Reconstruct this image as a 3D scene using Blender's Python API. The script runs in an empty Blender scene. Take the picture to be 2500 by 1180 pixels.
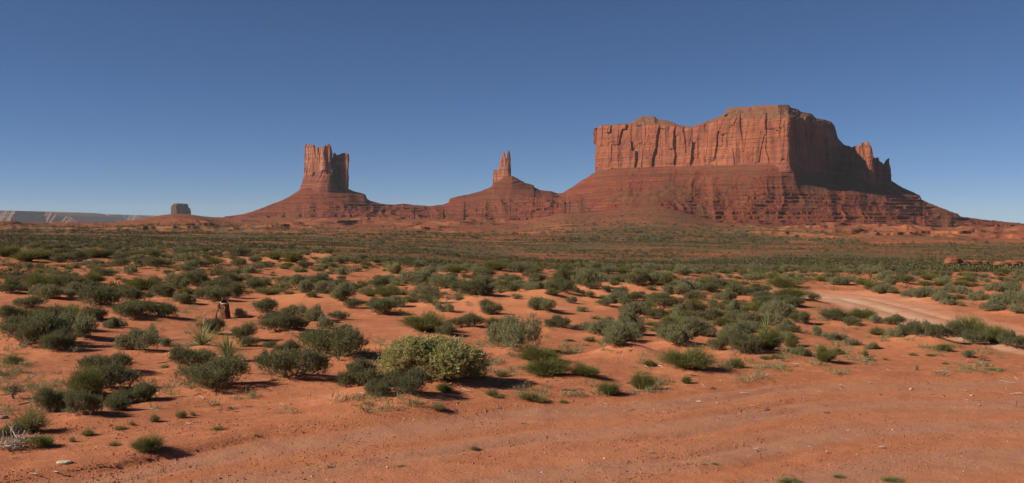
import bpy, math, random
import numpy as np

# ------------------------------------------------------------------ scene, camera, sky, sun
scene = bpy.context.scene
COL = scene.collection
F = 2500.0          # focal length in photo pixels (photo is 2500 wide)
CX, HY = 1250.0, 545.0   # vanishing column and eye-level row of the photo
EYE = 4.0
SUN_EL, SUN_BACK = 32.0, 14.0      # elevation; degrees behind the exact left side

cam_d = bpy.data.cameras.new("camera")
cam_d.sensor_width = 36.0
cam_d.lens = 36.0
cam_d.shift_y = -(590.0 - HY) / 2500.0
cam_d.clip_start = 0.1
cam_d.clip_end = 100000.0
cam = bpy.data.objects.new("camera", cam_d)
cam.location = (0, 0, EYE)
cam.rotation_euler = (math.radians(90), 0, 0)
COL.objects.link(cam)
scene.camera = cam

world = bpy.data.worlds.new("World")
scene.world = world
world.use_nodes = True
wn = world.node_tree.nodes
wl = world.node_tree.links
bg = wn["Background"]
sky = wn.new("ShaderNodeTexSky")
sky.sky_type = 'NISHITA'
sky.sun_disc = False
sky.sun_elevation = math.radians(SUN_EL)
sky.sun_rotation = math.radians(-90.0 - SUN_BACK)
sky.altitude = 6500.0
sky.air_density = 1.05
sky.dust_density = 0.3
sky.ozone_density = 6.0
wl.new(sky.outputs[0], bg.inputs[0])
bg.inputs[1].default_value = 0.052

sun_d = bpy.data.lights.new("sun", 'SUN')
sun_d.energy = 5.0
sun_d.angle = math.radians(0.5)
sun_d.color = (1.0, 0.90, 0.76)
sun = bpy.data.objects.new("sun", sun_d)
a_, e_ = math.radians(SUN_BACK), math.radians(SUN_EL)
sdir = (-math.cos(e_) * math.cos(a_), -math.cos(e_) * math.sin(a_), math.sin(e_))
from mathutils import Vector
sun.rotation_euler = Vector(sdir).to_track_quat('Z', 'Y').to_euler()
sun.location = (-60, -20, 60)
COL.objects.link(sun)

scene.view_settings.view_transform = 'Standard'
scene.view_settings.look = 'None'
scene.view_settings.exposure = 0.45
scene.view_settings.gamma = 1.0

rng = np.random.default_rng(7)
random.seed(7)

# ------------------------------------------------------------------ numeric helpers
def _hash(ix, iy, iz, seed):
    h = (ix.astype(np.int64) * 374761393 + iy.astype(np.int64) * 668265263 + iz.astype(np.int64) * 2147483647 + seed * 974634777) & 0xFFFFFFFF
    h = ((h ^ (h >> 13)) * 1274126177) & 0xFFFFFFFF
    h = ((h ^ (h >> 16)) * 2246822519) & 0xFFFFFFFF
    return ((h ^ (h >> 15)) & 0xFFFFFF).astype(np.float64) / float(0xFFFFFF)

def vnoise2(x, y, seed=0):
    x = np.asarray(x, float); y = np.asarray(y, float)
    x, y = np.broadcast_arrays(x, y)
    ix = np.floor(x); iy = np.floor(y)
    fx = x - ix; fy = y - iy
    ux = fx * fx * fx * (fx * (fx * 6 - 15) + 10); uy = fy * fy * fy * (fy * (fy * 6 - 15) + 10)
    z = np.zeros_like(ix)
    a = _hash(ix, iy, z, seed); b = _hash(ix + 1, iy, z, seed)
    c = _hash(ix, iy + 1, z, seed); d = _hash(ix + 1, iy + 1, z, seed)
    return ((a * (1 - ux) + b * ux) * (1 - uy) + (c * (1 - ux) + d * ux) * uy) * 2 - 1

def fbm(x, y, oct=4, seed=0, gain=0.5):
    s = 0.0; a = 1.0; n = 0.0
    for i in range(oct):
        s = s + a * vnoise2(x * 2 ** i + 17.3 * i, y * 2 ** i - 9.1 * i, seed + i); n += a; a *= gain
    return s / n

def ridged(x, y, oct=3, seed=0):
    s = 0.0; a = 1.0; n = 0.0
    for i in range(oct):
        s = s + a * (1 - np.abs(vnoise2(x * 2 ** i + 5.7 * i, y * 2 ** i + 3.3 * i, seed + i))); n += a; a *= 0.5
    return s / n

def voro_plates(x, y, seed=0):
    """piecewise flat plates: every cell has its own height and tilt; returns height and distance to the cell border"""
    x, y = np.broadcast_arrays(np.asarray(x, float), np.asarray(y, float))
    ix = np.floor(x); iy = np.floor(y); z = np.zeros_like(ix)
    f1 = np.full(x.shape, 9.0); f2 = np.full(x.shape, 9.0); h = np.zeros(x.shape)
    for dx in (-1, 0, 1):
        for dy in (-1, 0, 1):
            cx = ix + dx; cy = iy + dy
            px = cx + 0.1 + 0.8 * _hash(cx, cy, z, seed); py = cy + 0.1 + 0.8 * _hash(cx, cy, z, seed + 1)
            d = np.abs(px - x) * 1.1 + np.abs(py - y) * 0.40
            near = d < f1
            f2 = np.where(near, f1, np.minimum(f2, d))
            hh = (_hash(cx, cy, z, seed + 2) - 0.5) + (x - px) * (_hash(cx, cy, z, seed + 3) - 0.5) * 1.3 + (y - py) * (_hash(cx, cy, z, seed + 4) - 0.6) * 0.7
            h = np.where(near, hh, h); f1 = np.where(near, d, f1)
    return h, f2 - f1

def voronoi(x, y, seed=0):
    """F1 distance, F2-F1 and a random value per cell."""
    x, y = np.broadcast_arrays(np.asarray(x, float), np.asarray(y, float))
    ix = np.floor(x); iy = np.floor(y)
    f1 = np.full(x.shape, 9.0); f2 = np.full(x.shape, 9.0); cid = np.zeros(x.shape)
    z = np.zeros_like(ix)
    for dx in (-1, 0, 1):
        for dy in (-1, 0, 1):
            cx = ix + dx; cy = iy + dy
            px = cx + _hash(cx, cy, z, seed); py = cy + _hash(cx, cy, z, seed + 1)
            d = np.hypot(px - x, py - y)
            near = d < f1
            f2 = np.where(near, f1, np.minimum(f2, d))
            cid = np.where(near, _hash(cx, cy, z, seed + 2), cid)
            f1 = np.where(near, d, f1)
    return f1, f2 - f1, cid

def sstep(a, b, x):
    t = np.clip((x - a) / (b - a), 0, 1)
    return t * t * (3 - 2 * t)

def prof(table):
    xs = np.array([p[0] for p in table], float); ys = np.array([p[1] for p in table], float)
    return lambda x: np.interp(x, xs, ys)

def nrm(v):
    return v / np.maximum(np.linalg.norm(v, axis=-1, keepdims=True), 1e-9)

# ------------------------------------------------------------------ mesh helpers
def make_mesh(name, V, quads=None, tris=None, attrs=None, smooth=False, mats=(), mat_idx=None):
    me = bpy.data.meshes.new(name)
    V = np.asarray(V, np.float32)
    nq = 0 if quads is None else len(quads)
    nt = 0 if tris is None else len(tris)
    me.vertices.add(len(V))
    me.vertices.foreach_set("co", V.ravel())
    loops = []
    if nq: loops.append(np.asarray(quads, np.int32).ravel())
    if nt: loops.append(np.asarray(tris, np.int32).ravel())
    lv = np.concatenate(loops)
    me.loops.add(len(lv))
    me.loops.foreach_set("vertex_index", lv)
    start = np.concatenate([np.arange(nq) * 4, nq * 4 + np.arange(nt) * 3]).astype(np.int32)
    me.polygons.add(nq + nt)
    me.polygons.foreach_set("loop_start", start)
    me.polygons.foreach_set("use_smooth", np.full(nq + nt, smooth, dtype=bool))
    for m in mats: me.materials.append(m)
    if mat_idx is not None:
        me.polygons.foreach_set("material_index", np.asarray(mat_idx, np.int32))
    for k, arr in (attrs or {}).items():
        at = me.attributes.new(k, 'FLOAT', 'POINT')
        at.data.foreach_set("value", np.asarray(arr, np.float32))
    me.update(calc_edges=True)
    me.validate()
    return me

def obj(name, me, parent=None, loc=(0, 0, 0), rotz=0.0, scale=(1, 1, 1)):
    o = bpy.data.objects.new(name, me)
    COL.objects.link(o)
    o.location = loc; o.rotation_euler = (0, 0, rotz); o.scale = scale
    if parent is not None: o.parent = parent
    return o

def tag(o, label=None, cat=None, group=None, kind=None):
    if label: o["label"] = label
    if cat: o["category"] = cat
    if group: o["group"] = group
    if kind: o["kind"] = kind
    return o

def grid_quads(nr, nc, wrap=False):
    r = np.arange(nr - 1)[:, None]; c = np.arange(nc if wrap else nc - 1)[None, :]
    c2 = (c + 1) % nc
    return np.stack([r * nc + c, r * nc + c2, (r + 1) * nc + c2, (r + 1) * nc + c], -1).reshape(-1, 4)

def px2x(px, Y): return (np.asarray(px, float) - CX) / F * Y
def py2z(py, Y): return EYE + (HY - np.asarray(py, float)) / F * Y

# ------------------------------------------------------------------ material helpers
def mat_new(name):
    m = bpy.data.materials.new(name); m.use_nodes = True
    nt = m.node_tree; nt.nodes.clear()
    return m, nt.nodes, nt.links

class NB:
    """tiny node builder"""
    def __init__(s, name):
        s.m, s.n, s.l = mat_new(name)
        s.out = s.n.new("ShaderNodeOutputMaterial")
    def link(s, a, b): s.l.new(a, b)
    def val(s, x, sock):
        if isinstance(x, (int, float)): sock.default_value = x
        elif isinstance(x, tuple): sock.default_value = x if len(x) == 4 or sock.type == 'VECTOR' else (*x, 1)
        else: s.l.new(x, sock)
    def pos(s): return s.n.new("ShaderNodeTexCoord").outputs["Object"]
    def geo(s): return s.n.new("ShaderNodeNewGeometry")
    def attr(s, k):
        a = s.n.new("ShaderNodeAttribute"); a.attribute_name = k; return a.outputs["Fac"]
    def mapping(s, v, scale):
        m = s.n.new("ShaderNodeMapping"); s.l.new(v, m.inputs[0]); m.inputs["Scale"].default_value = scale; return m.outputs[0]
    def noise(s, v, scale, detail=4, rough=0.55, dist=0.0):
        t = s.n.new("ShaderNodeTexNoise"); s.l.new(v, t.inputs["Vector"])
        t.inputs["Scale"].default_value = scale; t.inputs["Detail"].default_value = detail
        t.inputs["Roughness"].default_value = rough; t.inputs["Distortion"].default_value = dist
        return t.outputs["Fac"]
    def voro(s, v, scale, feature='F1'):
        t = s.n.new("ShaderNodeTexVoronoi"); s.l.new(v, t.inputs["Vector"]); t.feature = feature
        t.inputs["Scale"].default_value = scale; return t.outputs["Distance"]
    def ramp(s, f, stops, interp='LINEAR'):
        r = s.n.new("ShaderNodeValToRGB"); s.l.new(f, r.inputs[0]); e = r.color_ramp.elements
        r.color_ramp.interpolation = interp
        while len(e) < len(stops): e.new(0.5)
        for i, (p, c) in enumerate(stops):
            e[i].position = p; e[i].color = (c, c, c, 1) if isinstance(c, (int, float)) else (*c, 1)
        return r.outputs[0]
    def mix(s, f, a, b, mode='MIX'):
        m = s.n.new("ShaderNodeMix"); m.data_type = 'RGBA'; m.blend_type = mode
        s.val(f, m.inputs[0]); s.val(a, m.inputs[6]); s.val(b, m.inputs[7]); return m.outputs[2]
    def math(s, op, a, b=0.0, c=None):
        m = s.n.new("ShaderNodeMath"); m.operation = op
        s.val(a, m.inputs[0]); s.val(b, m.inputs[1])
        if c is not None: s.val(c, m.inputs[2])
        return m.outputs[0]
    def bump(s, h, strength=0.5, dist=0.1):
        b = s.n.new("ShaderNodeBump"); b.inputs["Strength"].default_value = strength; b.inputs["Distance"].default_value = dist
        s.l.new(h, b.inputs["Height"]); return b.outputs[0]
    def surface(s, col, rough=0.9, normal=None, spec=0.15):
        p = s.n.new("ShaderNodeBsdfPrincipled")
        s.val(col, p.inputs["Base Color"]); s.val(rough, p.inputs["Roughness"])
        p.inputs["Specular IOR Level"].default_value = spec
        if normal is not None: s.l.new(normal, p.inputs["Normal"])
        s.l.new(p.outputs[0], s.out.inputs[0]); return s.m
    def leaf(s, col, trans=0.25):
        d = s.n.new("ShaderNodeBsdfDiffuse"); t = s.n.new("ShaderNodeBsdfTranslucent"); x = s.n.new("ShaderNodeMixShader")
        s.val(col, d.inputs[0]); s.val(col, t.inputs[0]); x.inputs[0].default_value = trans
        s.l.new(d.outputs[0], x.inputs[1]); s.l.new(t.outputs[0], x.inputs[2]); s.l.new(x.outputs[0], s.out.inputs[0]); return s.m
    def sep(s, v):
        x = s.n.new("ShaderNodeSeparateXYZ"); s.l.new(v, x.inputs[0]); return x.outputs
    def objrand(s): return s.n.new("ShaderNodeObjectInfo").outputs["Random"]

# ------------------------------------------------------------------ ground material
def ground_material():
    b = NB("red_sand")
    p = b.pos()
    road, bands, track, tpale, mound, far = (b.attr(k) for k in ("road", "bands", "track", "trackpale", "mound", "far"))
    n1 = b.noise(p, 0.45, 6, 0.6)
    n2 = b.noise(p, 3.0, 6, 0.65)
    n3 = b.noise(p, 22.0, 3, 0.7)
    sand = b.mix(b.ramp(n1, [(0.38, 0), (0.62, 1)]), (0.385, 0.140, 0.066), (0.485, 0.185, 0.086))
    sand = b.mix(b.ramp(n2, [(0.44, 0.8), (0.62, 0)]), sand, (0.33, 0.112, 0.054))
    sand = b.mix(mound, sand, (0.545, 0.210, 0.097))
    # loose clods and grit on the flat
    grit = b.ramp(n3, [(0.56, 0), (0.66, 0.75)])
    sand = b.mix(b.math('MULTIPLY', grit, b.ramp(n1, [(0.35, 1), (0.62, 0.15)])), sand, (0.22, 0.085, 0.048))
    # foreground road: compacted, greyer wheel bands
    rd = b.mix(b.ramp(n2, [(0.35, 0), (0.65, 1)]), (0.37, 0.130, 0.058), (0.45, 0.165, 0.074))
    rd = b.mix(bands, rd, (0.365, 0.168, 0.100))
    rd = b.mix(b.math('MULTIPLY', b.ramp(n3, [(0.58, 0), (0.68, 0.7)]), b.math('SUBTRACT', 1.0, bands)), rd, (0.27, 0.10, 0.055))
    c = b.mix(road, sand, rd)
    tk = b.mix(tpale, (0.50, 0.225, 0.13), (0.52, 0.35, 0.24))
    c = b.mix(track, c, tk)
    n4 = b.noise(p, 55.0, 2, 0.8)
    c = b.mix(b.ramp(n4, [(0.36, 0.55), (0.46, 0)]), c, (0.20, 0.072, 0.038))
    c = b.mix(b.ramp(n4, [(0.56, 0), (0.66, 0.5)]), c, (0.66, 0.28, 0.145))
    n5 = b.noise(p, 1.1, 4, 0.6)
    c = b.mix(b.ramp(n5, [(0.36, 0.35), (0.50, 0)]), c, (0.30, 0.098, 0.048))
    # far ground: redder, with low cover
    f1 = b.noise(p, 0.012, 7, 0.62)
    f2 = b.noise(b.mapping(p, (0.02, 0.05, 0.2)), 1.0, 6, 0.65)
    f3 = b.noise(p, 0.09, 5, 0.7)
    fc = b.mix(b.ramp(f1, [(0.40, 0), (0.62, 1)]), (0.27, 0.075, 0.036), (0.40, 0.135, 0.062))
    fc = b.mix(b.ramp(f3, [(0.46, 0), (0.60, 0.8)]), fc, (0.20, 0.065, 0.034))
    veg = b.math('MULTIPLY', b.attr("veg"), b.ramp(f2, [(0.34, 0.25), (0.52, 0.97)]))
    fc = b.mix(veg, fc, (0.095, 0.076, 0.036))
    fc = b.mix(b.math('MULTIPLY', b.attr("farther"), 0.75), fc, b.mix(b.ramp(f3, [(0.4, 0), (0.6, 1)]), (0.15, 0.050, 0.026), (0.22, 0.072, 0.036)))
    c = b.mix(far, c, fc)
    h = b.math('ADD', b.math('MULTIPLY', n2, 0.6), b.math('MULTIPLY', n3, 0.35))
    h = b.math('ADD', h, b.math('MULTIPLY', b.noise(p, 9.0, 5, 0.7), 0.5))
    return b.surface(c, 0.95, b.bump(h, 0.7, 0.06), 0.1)

# ------------------------------------------------------------------ terrain height
TX = np.array([-600, 0, 250, 430, 600, 1000, 1250, 1400, 1600, 1800, 2000, 2250, 2500, 3100], float)
TD = np.array([250, 350, 600, 1000, 1500, 2000, 2500, 3000, 3600, 4500], float)
TY = np.array([
    [595, 595, 600, 602, 605, 620, 638, 642, 645, 646, 648, 648, 648, 648],
    [588, 588, 592, 594, 598, 608, 624, 628, 630, 630, 632, 634, 634, 634],
    [575, 575, 577, 580, 584, 592, 602, 603, 603, 604, 606, 610, 612, 612],
    [564, 564, 565, 568, 571, 576, 580, 580, 578, 582, 586, 588, 590, 590],
    [556, 556, 556, 558, 562, 565, 566, 556, 548, 565, 571, 575, 576, 576],
    [548, 548, 551, 546, 556, 557, 556, 535, 522, 554, 561, 566, 567, 565],
    [546.5, 546, 546, 525, 549, 549, 549, 526, 508, 548, 554, 558, 560, 560],
    [549, 549, 549, 524, 539, 543, 543, 524, 508, 546, 552, 555, 557, 557],
    [552, 552, 551, 530, 531, 537, 538, 520, 508, 545, 551, 555, 557, 557],
    [553, 553, 552, 538, 536, 540, 540, 525, 515, 545, 550, 555, 557, 557]], float)
TZ = EYE - (TY - HY) / F * TD[:, None]
edge_px = prof([(-600, 175), (0, 175), (500, 150), (750, 122), (1000, 103), (1250, 96), (1500, 90), (1800, 83), (2100, 80), (2500, 83), (3100, 85)])

SCARPS = [(1250, 4.5, -300, 700, 260), (1560, 5.5, 350, 1150, 300), (2000, 7.0, -300, 900, 260), (2350, 8.0, 420, 1300, 320), (2700, 9.0, 500, 1350, 320), (1120, 4.5, 1750, 2900, 260), (1420, 6.5, 1680, 2900, 300), (1800, 8.0, 1700, 2900, 300), (2120, 8.0, 1760, 2900, 300)]

def smooth_interp(xs, x):
    """index and eased fraction for interpolation on a non-uniform axis"""
    i = np.clip(np.searchsorted(xs, x) - 1, 0, len(xs) - 2)
    t = np.clip((x - xs[i]) / (xs[i + 1] - xs[i]), 0, 1)
    return i, t

def far_height(px, d):
    i, t = smooth_interp(TX, np.clip(px, TX[0], TX[-1]))
    t = t * t * (3 - 2 * t)
    j, s = smooth_interp(np.log(TD), np.log(np.clip(d, TD[0], TD[-1])))
    z = (TZ[j, i] * (1 - t) + TZ[j, i + 1] * t) * (1 - s) + (TZ[j + 1, i] * (1 - t) + TZ[j + 1, i + 1] * t) * s
    w = sstep(4500, 9000, d)
    return z * (1 - w) - 25 * w

def road_q(X, Y):
    """distance (m) on the near side of the far edge of the foreground road"""
    ye = np.interp(X, [-60, -9, -6.5, -4.6, -2.2, 0.5, 3.1, 6.5, 9.0, 13, 60], [14.0, 15.2, 16.8, 19.4, 21.0, 22.7, 23.6, 26.0, 26.6, 27.5, 27])
    return ye + 0.35 * vnoise2(X * 0.35, Y * 0 + 2.2, 31) - Y

TRK = np.array([(2.0, 72), (10, 64), (16.5, 59.5), (18.7, 56), (18.6, 50), (18.1, 45), (17.8, 40), (17.4, 36), (17.6, 33), (19, 30), (25, 27.4)], float)
TRKW = np.array([2.3, 2.3, 2.5, 2.9, 2.6, 2.4, 2.3, 2.2, 2.1, 2.2, 2.3])

def track_dist(X, Y):
    """signed distance to the pale side track's centre line, and its half width there"""
    best = np.full(np.shape(X), 1e9); hw = np.zeros(np.shape(X)); sg = np.zeros(np.shape(X))
    for k in range(len(TRK) - 1):
        a, c = TRK[k], TRK[k + 1]; v = c - a; L2 = v @ v
        t = np.clip(((X - a[0]) * v[0] + (Y - a[1]) * v[1]) / L2, 0, 1)
        dx = X - a[0] - t * v[0]; dy = Y - a[1] - t * v[1]
        d = np.hypot(dx, dy); m = d < best
        sgn = np.sign(v[0] * dy - v[1] * dx)
        best = np.where(m, d, best); hw = np.where(m, TRKW[k] * (1 - t) + TRKW[k + 1] * t, hw); sg = np.where(m, sgn, sg)
    return best * sg, hw

def far_relief(X, Y, px, dd):
    zf = far_height(px, np.maximum(dd, 1)) + sstep(150, 700, dd) * 3.0 * fbm(X / 260, Y / 260, 4, 3)
    zf = zf + sstep(200, 500, dd) * 0.7 * fbm(X / 30, Y / 30, 3, 5)
    zf = zf + sstep(900, 1500, dd) * (2.6 * fbm(X / 85, Y / 120, 4, 7) + 2.0 * sstep(1200, 1600, dd) * ridged(X / 140, Y / 260, 3, 8))
    m = dd > 650
    if not m.any(): return zf
    X = X[m]; Y = Y[m]; px = px[m]; dd = dd[m]; z = zf[m]
    # rock benches: terraces cut across the slope in the middle distance
    q = fbm(X / 420 + 3, Y / 210, 4, 11) * 4.0 + z * 0.10
    st = np.floor(q) + sstep(0.86, 0.95, q - np.floor(q))
    tm = sstep(650, 1100, dd) * sstep(-0.25, 0.25, fbm(X / 500, Y / 500, 3, 21) + 0.12) * (1 - sstep(1350, 1420, px) * sstep(1900, 1800, px) * 0.85)
    z = z + tm * (st - q) * 4.0
    # low rock scarps facing the valley, broken and curved in plan
    for i, (d0, H, p0, p1, fade) in enumerate(SCARPS):
        n = (dd > d0 - 420) & (dd < d0 + 800) & (px > p0) & (px < p1)
        if not n.any(): continue
        x_, d_ = px[n], dd[n]
        s_ = d_ - d0 - 190 * fbm(x_ / 230, x_ * 0 + i * 3.1, 3, 131 + i) - 24 * fbm(x_ / 34, x_ * 0 + i, 4, 151 + i)
        k_ = sstep(p0, p0 + 150, x_) * (1 - sstep(p1 - 150, p1, x_)) * sstep(-0.55, 0.35, fbm(x_ / 95 + i * 7, x_ * 0, 3, 171 + i))
        z[n] = z[n] + 1.25 * H * k_ * (0.6 * sstep(-7, 5, s_) + 0.4 * sstep(-40, -28, s_)) * (1 - sstep(10, fade, s_))
    humm = sstep(1700, 1850, px) * sstep(700, 1000, dd) * (1 - sstep(1900, 2200, dd))
    z = z + humm * 5.0 * (1 - np.abs(vnoise2(X / 75, Y / 110, 191))) ** 2 * (0.5 + 0.7 * vnoise2(X / 210, Y / 260, 192))
    zf[m] = z
    return zf

def near_relief(X, Y):
    near = 0.22 * fbm(X / 9, Y / 9, 3, 41) + 0.06 * fbm(X / 1.6, Y / 1.6, 3, 45) + 0.35 * fbm(X / 35, Y / 35, 2, 47)
    rq = road_q(X, Y)
    rw = sstep(-0.6, 0.8, rq)
    m = (rq > -1.5) & (rq < 12) & (Y > 0)
    if m.any():
        x_, q_ = X[m], rq[m]; ruts = 0.02 * fbm(x_ / 0.7, Y[m] / 0.7, 3, 61)
        for q0, dep, wid in ((0.35, 0.035, 0.12), (0.9, 0.05, 0.2), (1.7, 0.025, 0.15), (2.5, 0.045, 0.22), (3.6, 0.03, 0.2), (4.3, 0.045, 0.22), (5.8, 0.03, 0.2), (7.2, 0.035, 0.25)):
            wob = 0.25 * vnoise2(x_ * 0.22, q0 + x_ * 0, 51)
            ruts = ruts - 1.7 * dep * np.exp(-((q_ - q0 - wob) / wid) ** 2) * (0.55 + 0.9 * vnoise2(x_ * 0.3, q0 * 3 + x_ * 0, 52))
        near[m] = near[m] + rw[m] * (ruts + 0.72 * (-near[m]))
    near = near - 0.08 * rw
    m = (X > -2) & (X < 32) & (Y > 20) & (Y < 80)
    if m.any():
        td, hw = track_dist(X[m], Y[m])
        tw = 1 - sstep(hw * 0.85, hw * 1.25, np.abs(td))
        near[m] = near[m] * (1 - 0.85 * tw) - 0.12 * tw - 0.05 * tw * (np.exp(-((np.abs(td) - 0.75) / 0.3) ** 2))
    return near

def base_height(X, Y):
    shp = np.shape(X)
    X = np.asarray(X, float).ravel(); Y = np.asarray(Y, float).ravel()
    d = np.maximum(np.hypot(X, Y), 0.1)
    ahead = Y > 0.2 * d
    px = np.where(ahead, CX + F * X / np.maximum(Y, 0.2 * d), np.where(X > 0, 3100, -600))
    dd = np.where(ahead, Y, d)
    e = edge_px(px) * (1 + 0.07 * fbm(px / 120, px * 0, 3, 9))
    w = sstep(0, 1, (dd - e) / (0.55 * e))
    z = np.zeros(len(X))
    m = w > 0
    if m.any(): z[m] = far_relief(X[m], Y[m], px[m], dd[m]) * w[m]
    m = w < 1
    if m.any(): z[m] += near_relief(X[m], Y[m]) * (1 - w[m])
    return z.reshape(shp)

def place_many(px, py):
    """ground points seen at photo pixels (px, py)"""
    px = np.asarray(px, float); py = np.asarray(py, float)
    k = F / np.maximum(py - HY, 8.0)
    Y = EYE * k
    for _ in range(6):
        Y = Y * 0.4 + 0.6 * (EYE - base_height((px - CX) / F * Y, Y)) * k
    X = (px - CX) / F * Y
    return X, Y, base_height(X, Y)

def place(px, py):
    X, Y, z = place_many([px], [py])
    return float(X[0]), float(Y[0]), float(z[0])

# ------------------------------------------------------------------ where the plants stand (photo column, row of the base, width, height in photo pixels)
D = [  # dark green shrubs
 (110,615,90,18),(135,628,45,18),(165,652,85,30),(270,645,80,30),(295,655,45,24),(372,634,42,26),(255,612,40,16),(280,616,34,17),(370,656,55,24),
 (445,628,36,18),(485,655,30,22),(150,710,62,32),(185,702,45,26),(185,719,42,22),(20,722,62,38),(240,757,105,58),(310,743,62,36),(395,730,52,36),
 (460,708,80,40),(490,735,40,28),(60,762,80,32),(350,798,150,56),(60,860,150,88),(130,866,80,56),(520,722,75,40),(566,735,50,42),(612,712,55,30),(525,742,60,36),
 (640,770,72,40),(680,822,98,54),(825,786,50,22),(845,806,30,14),(505,822,65,46),(705,722,24,12),(860,762,44,28),(920,710,52,30),(925,778,78,40),
 (580,640,52,28),(575,656,46,24),(640,658,42,18),(740,660,32,24),(915,645,38,14),(1170,695,62,24),(1110,720,36,28),(1255,702,50,26),(1275,707,26,18),
 (1265,672,52,26),(1385,722,64,46),(1165,754,88,44),(1250,742,42,22),(1365,745,66,36),(1360,808,60,34),(1050,762,64,32),(1085,827,56,34),(1140,810,92,38),
 (1195,782,56,28),(1395,756,32,20),(1465,736,60,20),(1490,792,26,20),(1520,740,44,28),(1555,722,62,40),(1830,726,90,28),(1630,762,92,36),(1560,826,62,32),
 (1795,796,46,30),(1950,796,52,32),(1825,872,80,58),(1815,830,60,38),(2050,792,72,34),(2086,800,50,24),(2235,844,54,42),(2335,836,62,42),(2390,850,62,42),
 (2480,858,72,48),(2370,876,34,24),(115,1008,80,70),(190,1026,92,76),(350,987,78,52),(270,1006,72,44),(250,965,130,76),(510,968,172,78),(455,906,112,56),
 (705,946,172,92),(700,872,64,40),(825,892,168,82),(865,968,90,62),(920,992,62,48),(1000,990,105,66),(965,955,50,50),(590,836,62,44),(1990,738,34,20),
 (2300,848,60,40),(1190,772,44,22),(760,742,30,18),(30,700,50,24),(1915,838,50,26),(1700,770,60,28),(1770,765,60,26),(1605,790,62,32),
 (930,965,46,40),(780,880,60,44),(2190,800,54,30),(1760,862,56,40),(660,850,40,20),(12,1075,60,46),
 (40,842,110,62),(98,802,90,46),(165,818,90,52),(215,792,62,38),(300,772,70,36),(20,802,70,46),(560,702,62,34),(470,690,62,30),(602,848,50,30),(655,800,62,38),(720,818,60,32),(60,702,70,32),
 (168,1003,72,52),(300,992,62,42),(245,925,120,58),(545,905,52,30),(880,925,70,44),(760,845,60,36),
]
G = [  # grey-green shrubs
 (430,656,92,26),(115,735,56,36),(165,733,42,22),(430,714,64,40),(445,748,52,30),(180,838,100,62),(275,806,54,28),(325,868,96,60),(585,776,34,26),
 (715,780,62,30),(765,790,54,42),(795,808,50,36),(740,726,44,36),(780,714,38,26),(835,746,62,46),(965,767,52,32),(620,646,34,20),(790,650,52,20),
 (830,650,52,20),(1030,708,104,42),(1090,716,84,34),(1040,732,66,34),(1128,724,24,22),(1185,708,52,28),(1070,672,64,22),(1440,728,78,46),(1222,726,42,16),
 (1285,731,42,18),(1320,738,52,20),(1325,776,70,34),(1265,757,26,14),(1400,804,34,14),(1085,777,44,32),(1250,867,132,88),(1425,770,34,16),(1430,806,30,26),
 (1610,722,60,34),(1660,736,72,28),(1690,711,44,20),(1775,742,62,28),(1700,742,54,26),(1545,788,84,44),(1660,797,72,32),(1710,832,98,50),(1640,846,70,40),
 (1520,842,64,42),(1800,772,52,36),(1840,802,72,36),(1930,816,62,32),(1800,846,64,42),(1515,872,104,56),(1655,852,88,44),(1790,850,70,44),
 (1960,871,54,28),(2005,822,36,30),(2050,832,44,22),(2085,846,50,18),(2130,856,36,22),(2140,792,34,24),(2035,832,50,26),(2200,842,54,32),(2265,846,58,42),
 (2290,742,80,28),(2240,736,60,24),(2170,723,62,24),(2440,764,70,28),(2490,770,44,22),(2330,752,54,18),(400,846,46,28),(890,722,36,20),
 (2340,726,80,24),(2420,742,90,30),(2460,722,80,24),(1660,716,50,24),(1885,800,50,32),(1480,716,44,24),
]
E = [  # feathery green broom-like shrubs
 (40,642,135,38),(80,650,95,34),(230,640,72,28),(350,634,82,26),(95,708,84,38),(340,716,84,42),(75,790,70,30),(30,800,70,38),(690,654,84,32),(520,650,52,22),
 (845,716,46,22),(945,737,64,42),(1210,667,72,28),(1110,672,46,24),(1375,670,54,26),(1420,682,44,24),(1035,822,104,62),(1210,803,54,28),(1615,720,54,32),
 (1745,714,84,30),(1880,866,86,74),(1935,850,36,48),(1870,772,76,38),(1935,742,92,38),(1920,712,84,34),(2110,786,64,32),(1315,897,104,58),(1335,932,112,62),(1430,930,72,42),
 (1490,967,62,40),(1570,952,62,52),(1690,917,130,66),(1800,901,46,32),(1677,938,24,26),(2020,892,62,58),(2050,866,36,20),(2145,819,44,28),(2385,836,104,66),(2440,852,66,54),
 (2310,862,44,24),(350,1105,84,54),(200,985,90,100),(2140,714,54,22),(2330,738,60,18),(1590,900,36,24),(25,890,50,28),(1085,972,44,34),(2470,690,60,18),(2280,706,60,18),(220,700,60,34),(20,775,50,26),
]
B = [(160,782,64,36),(1590,767,38,34),(1850,683,48,24),(85,1098,70,40)]   # bright green
P = [(1052,952,232,108),(960,672,36,26),(1625,686,34,22)]                # pale rabbitbrush
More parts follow.
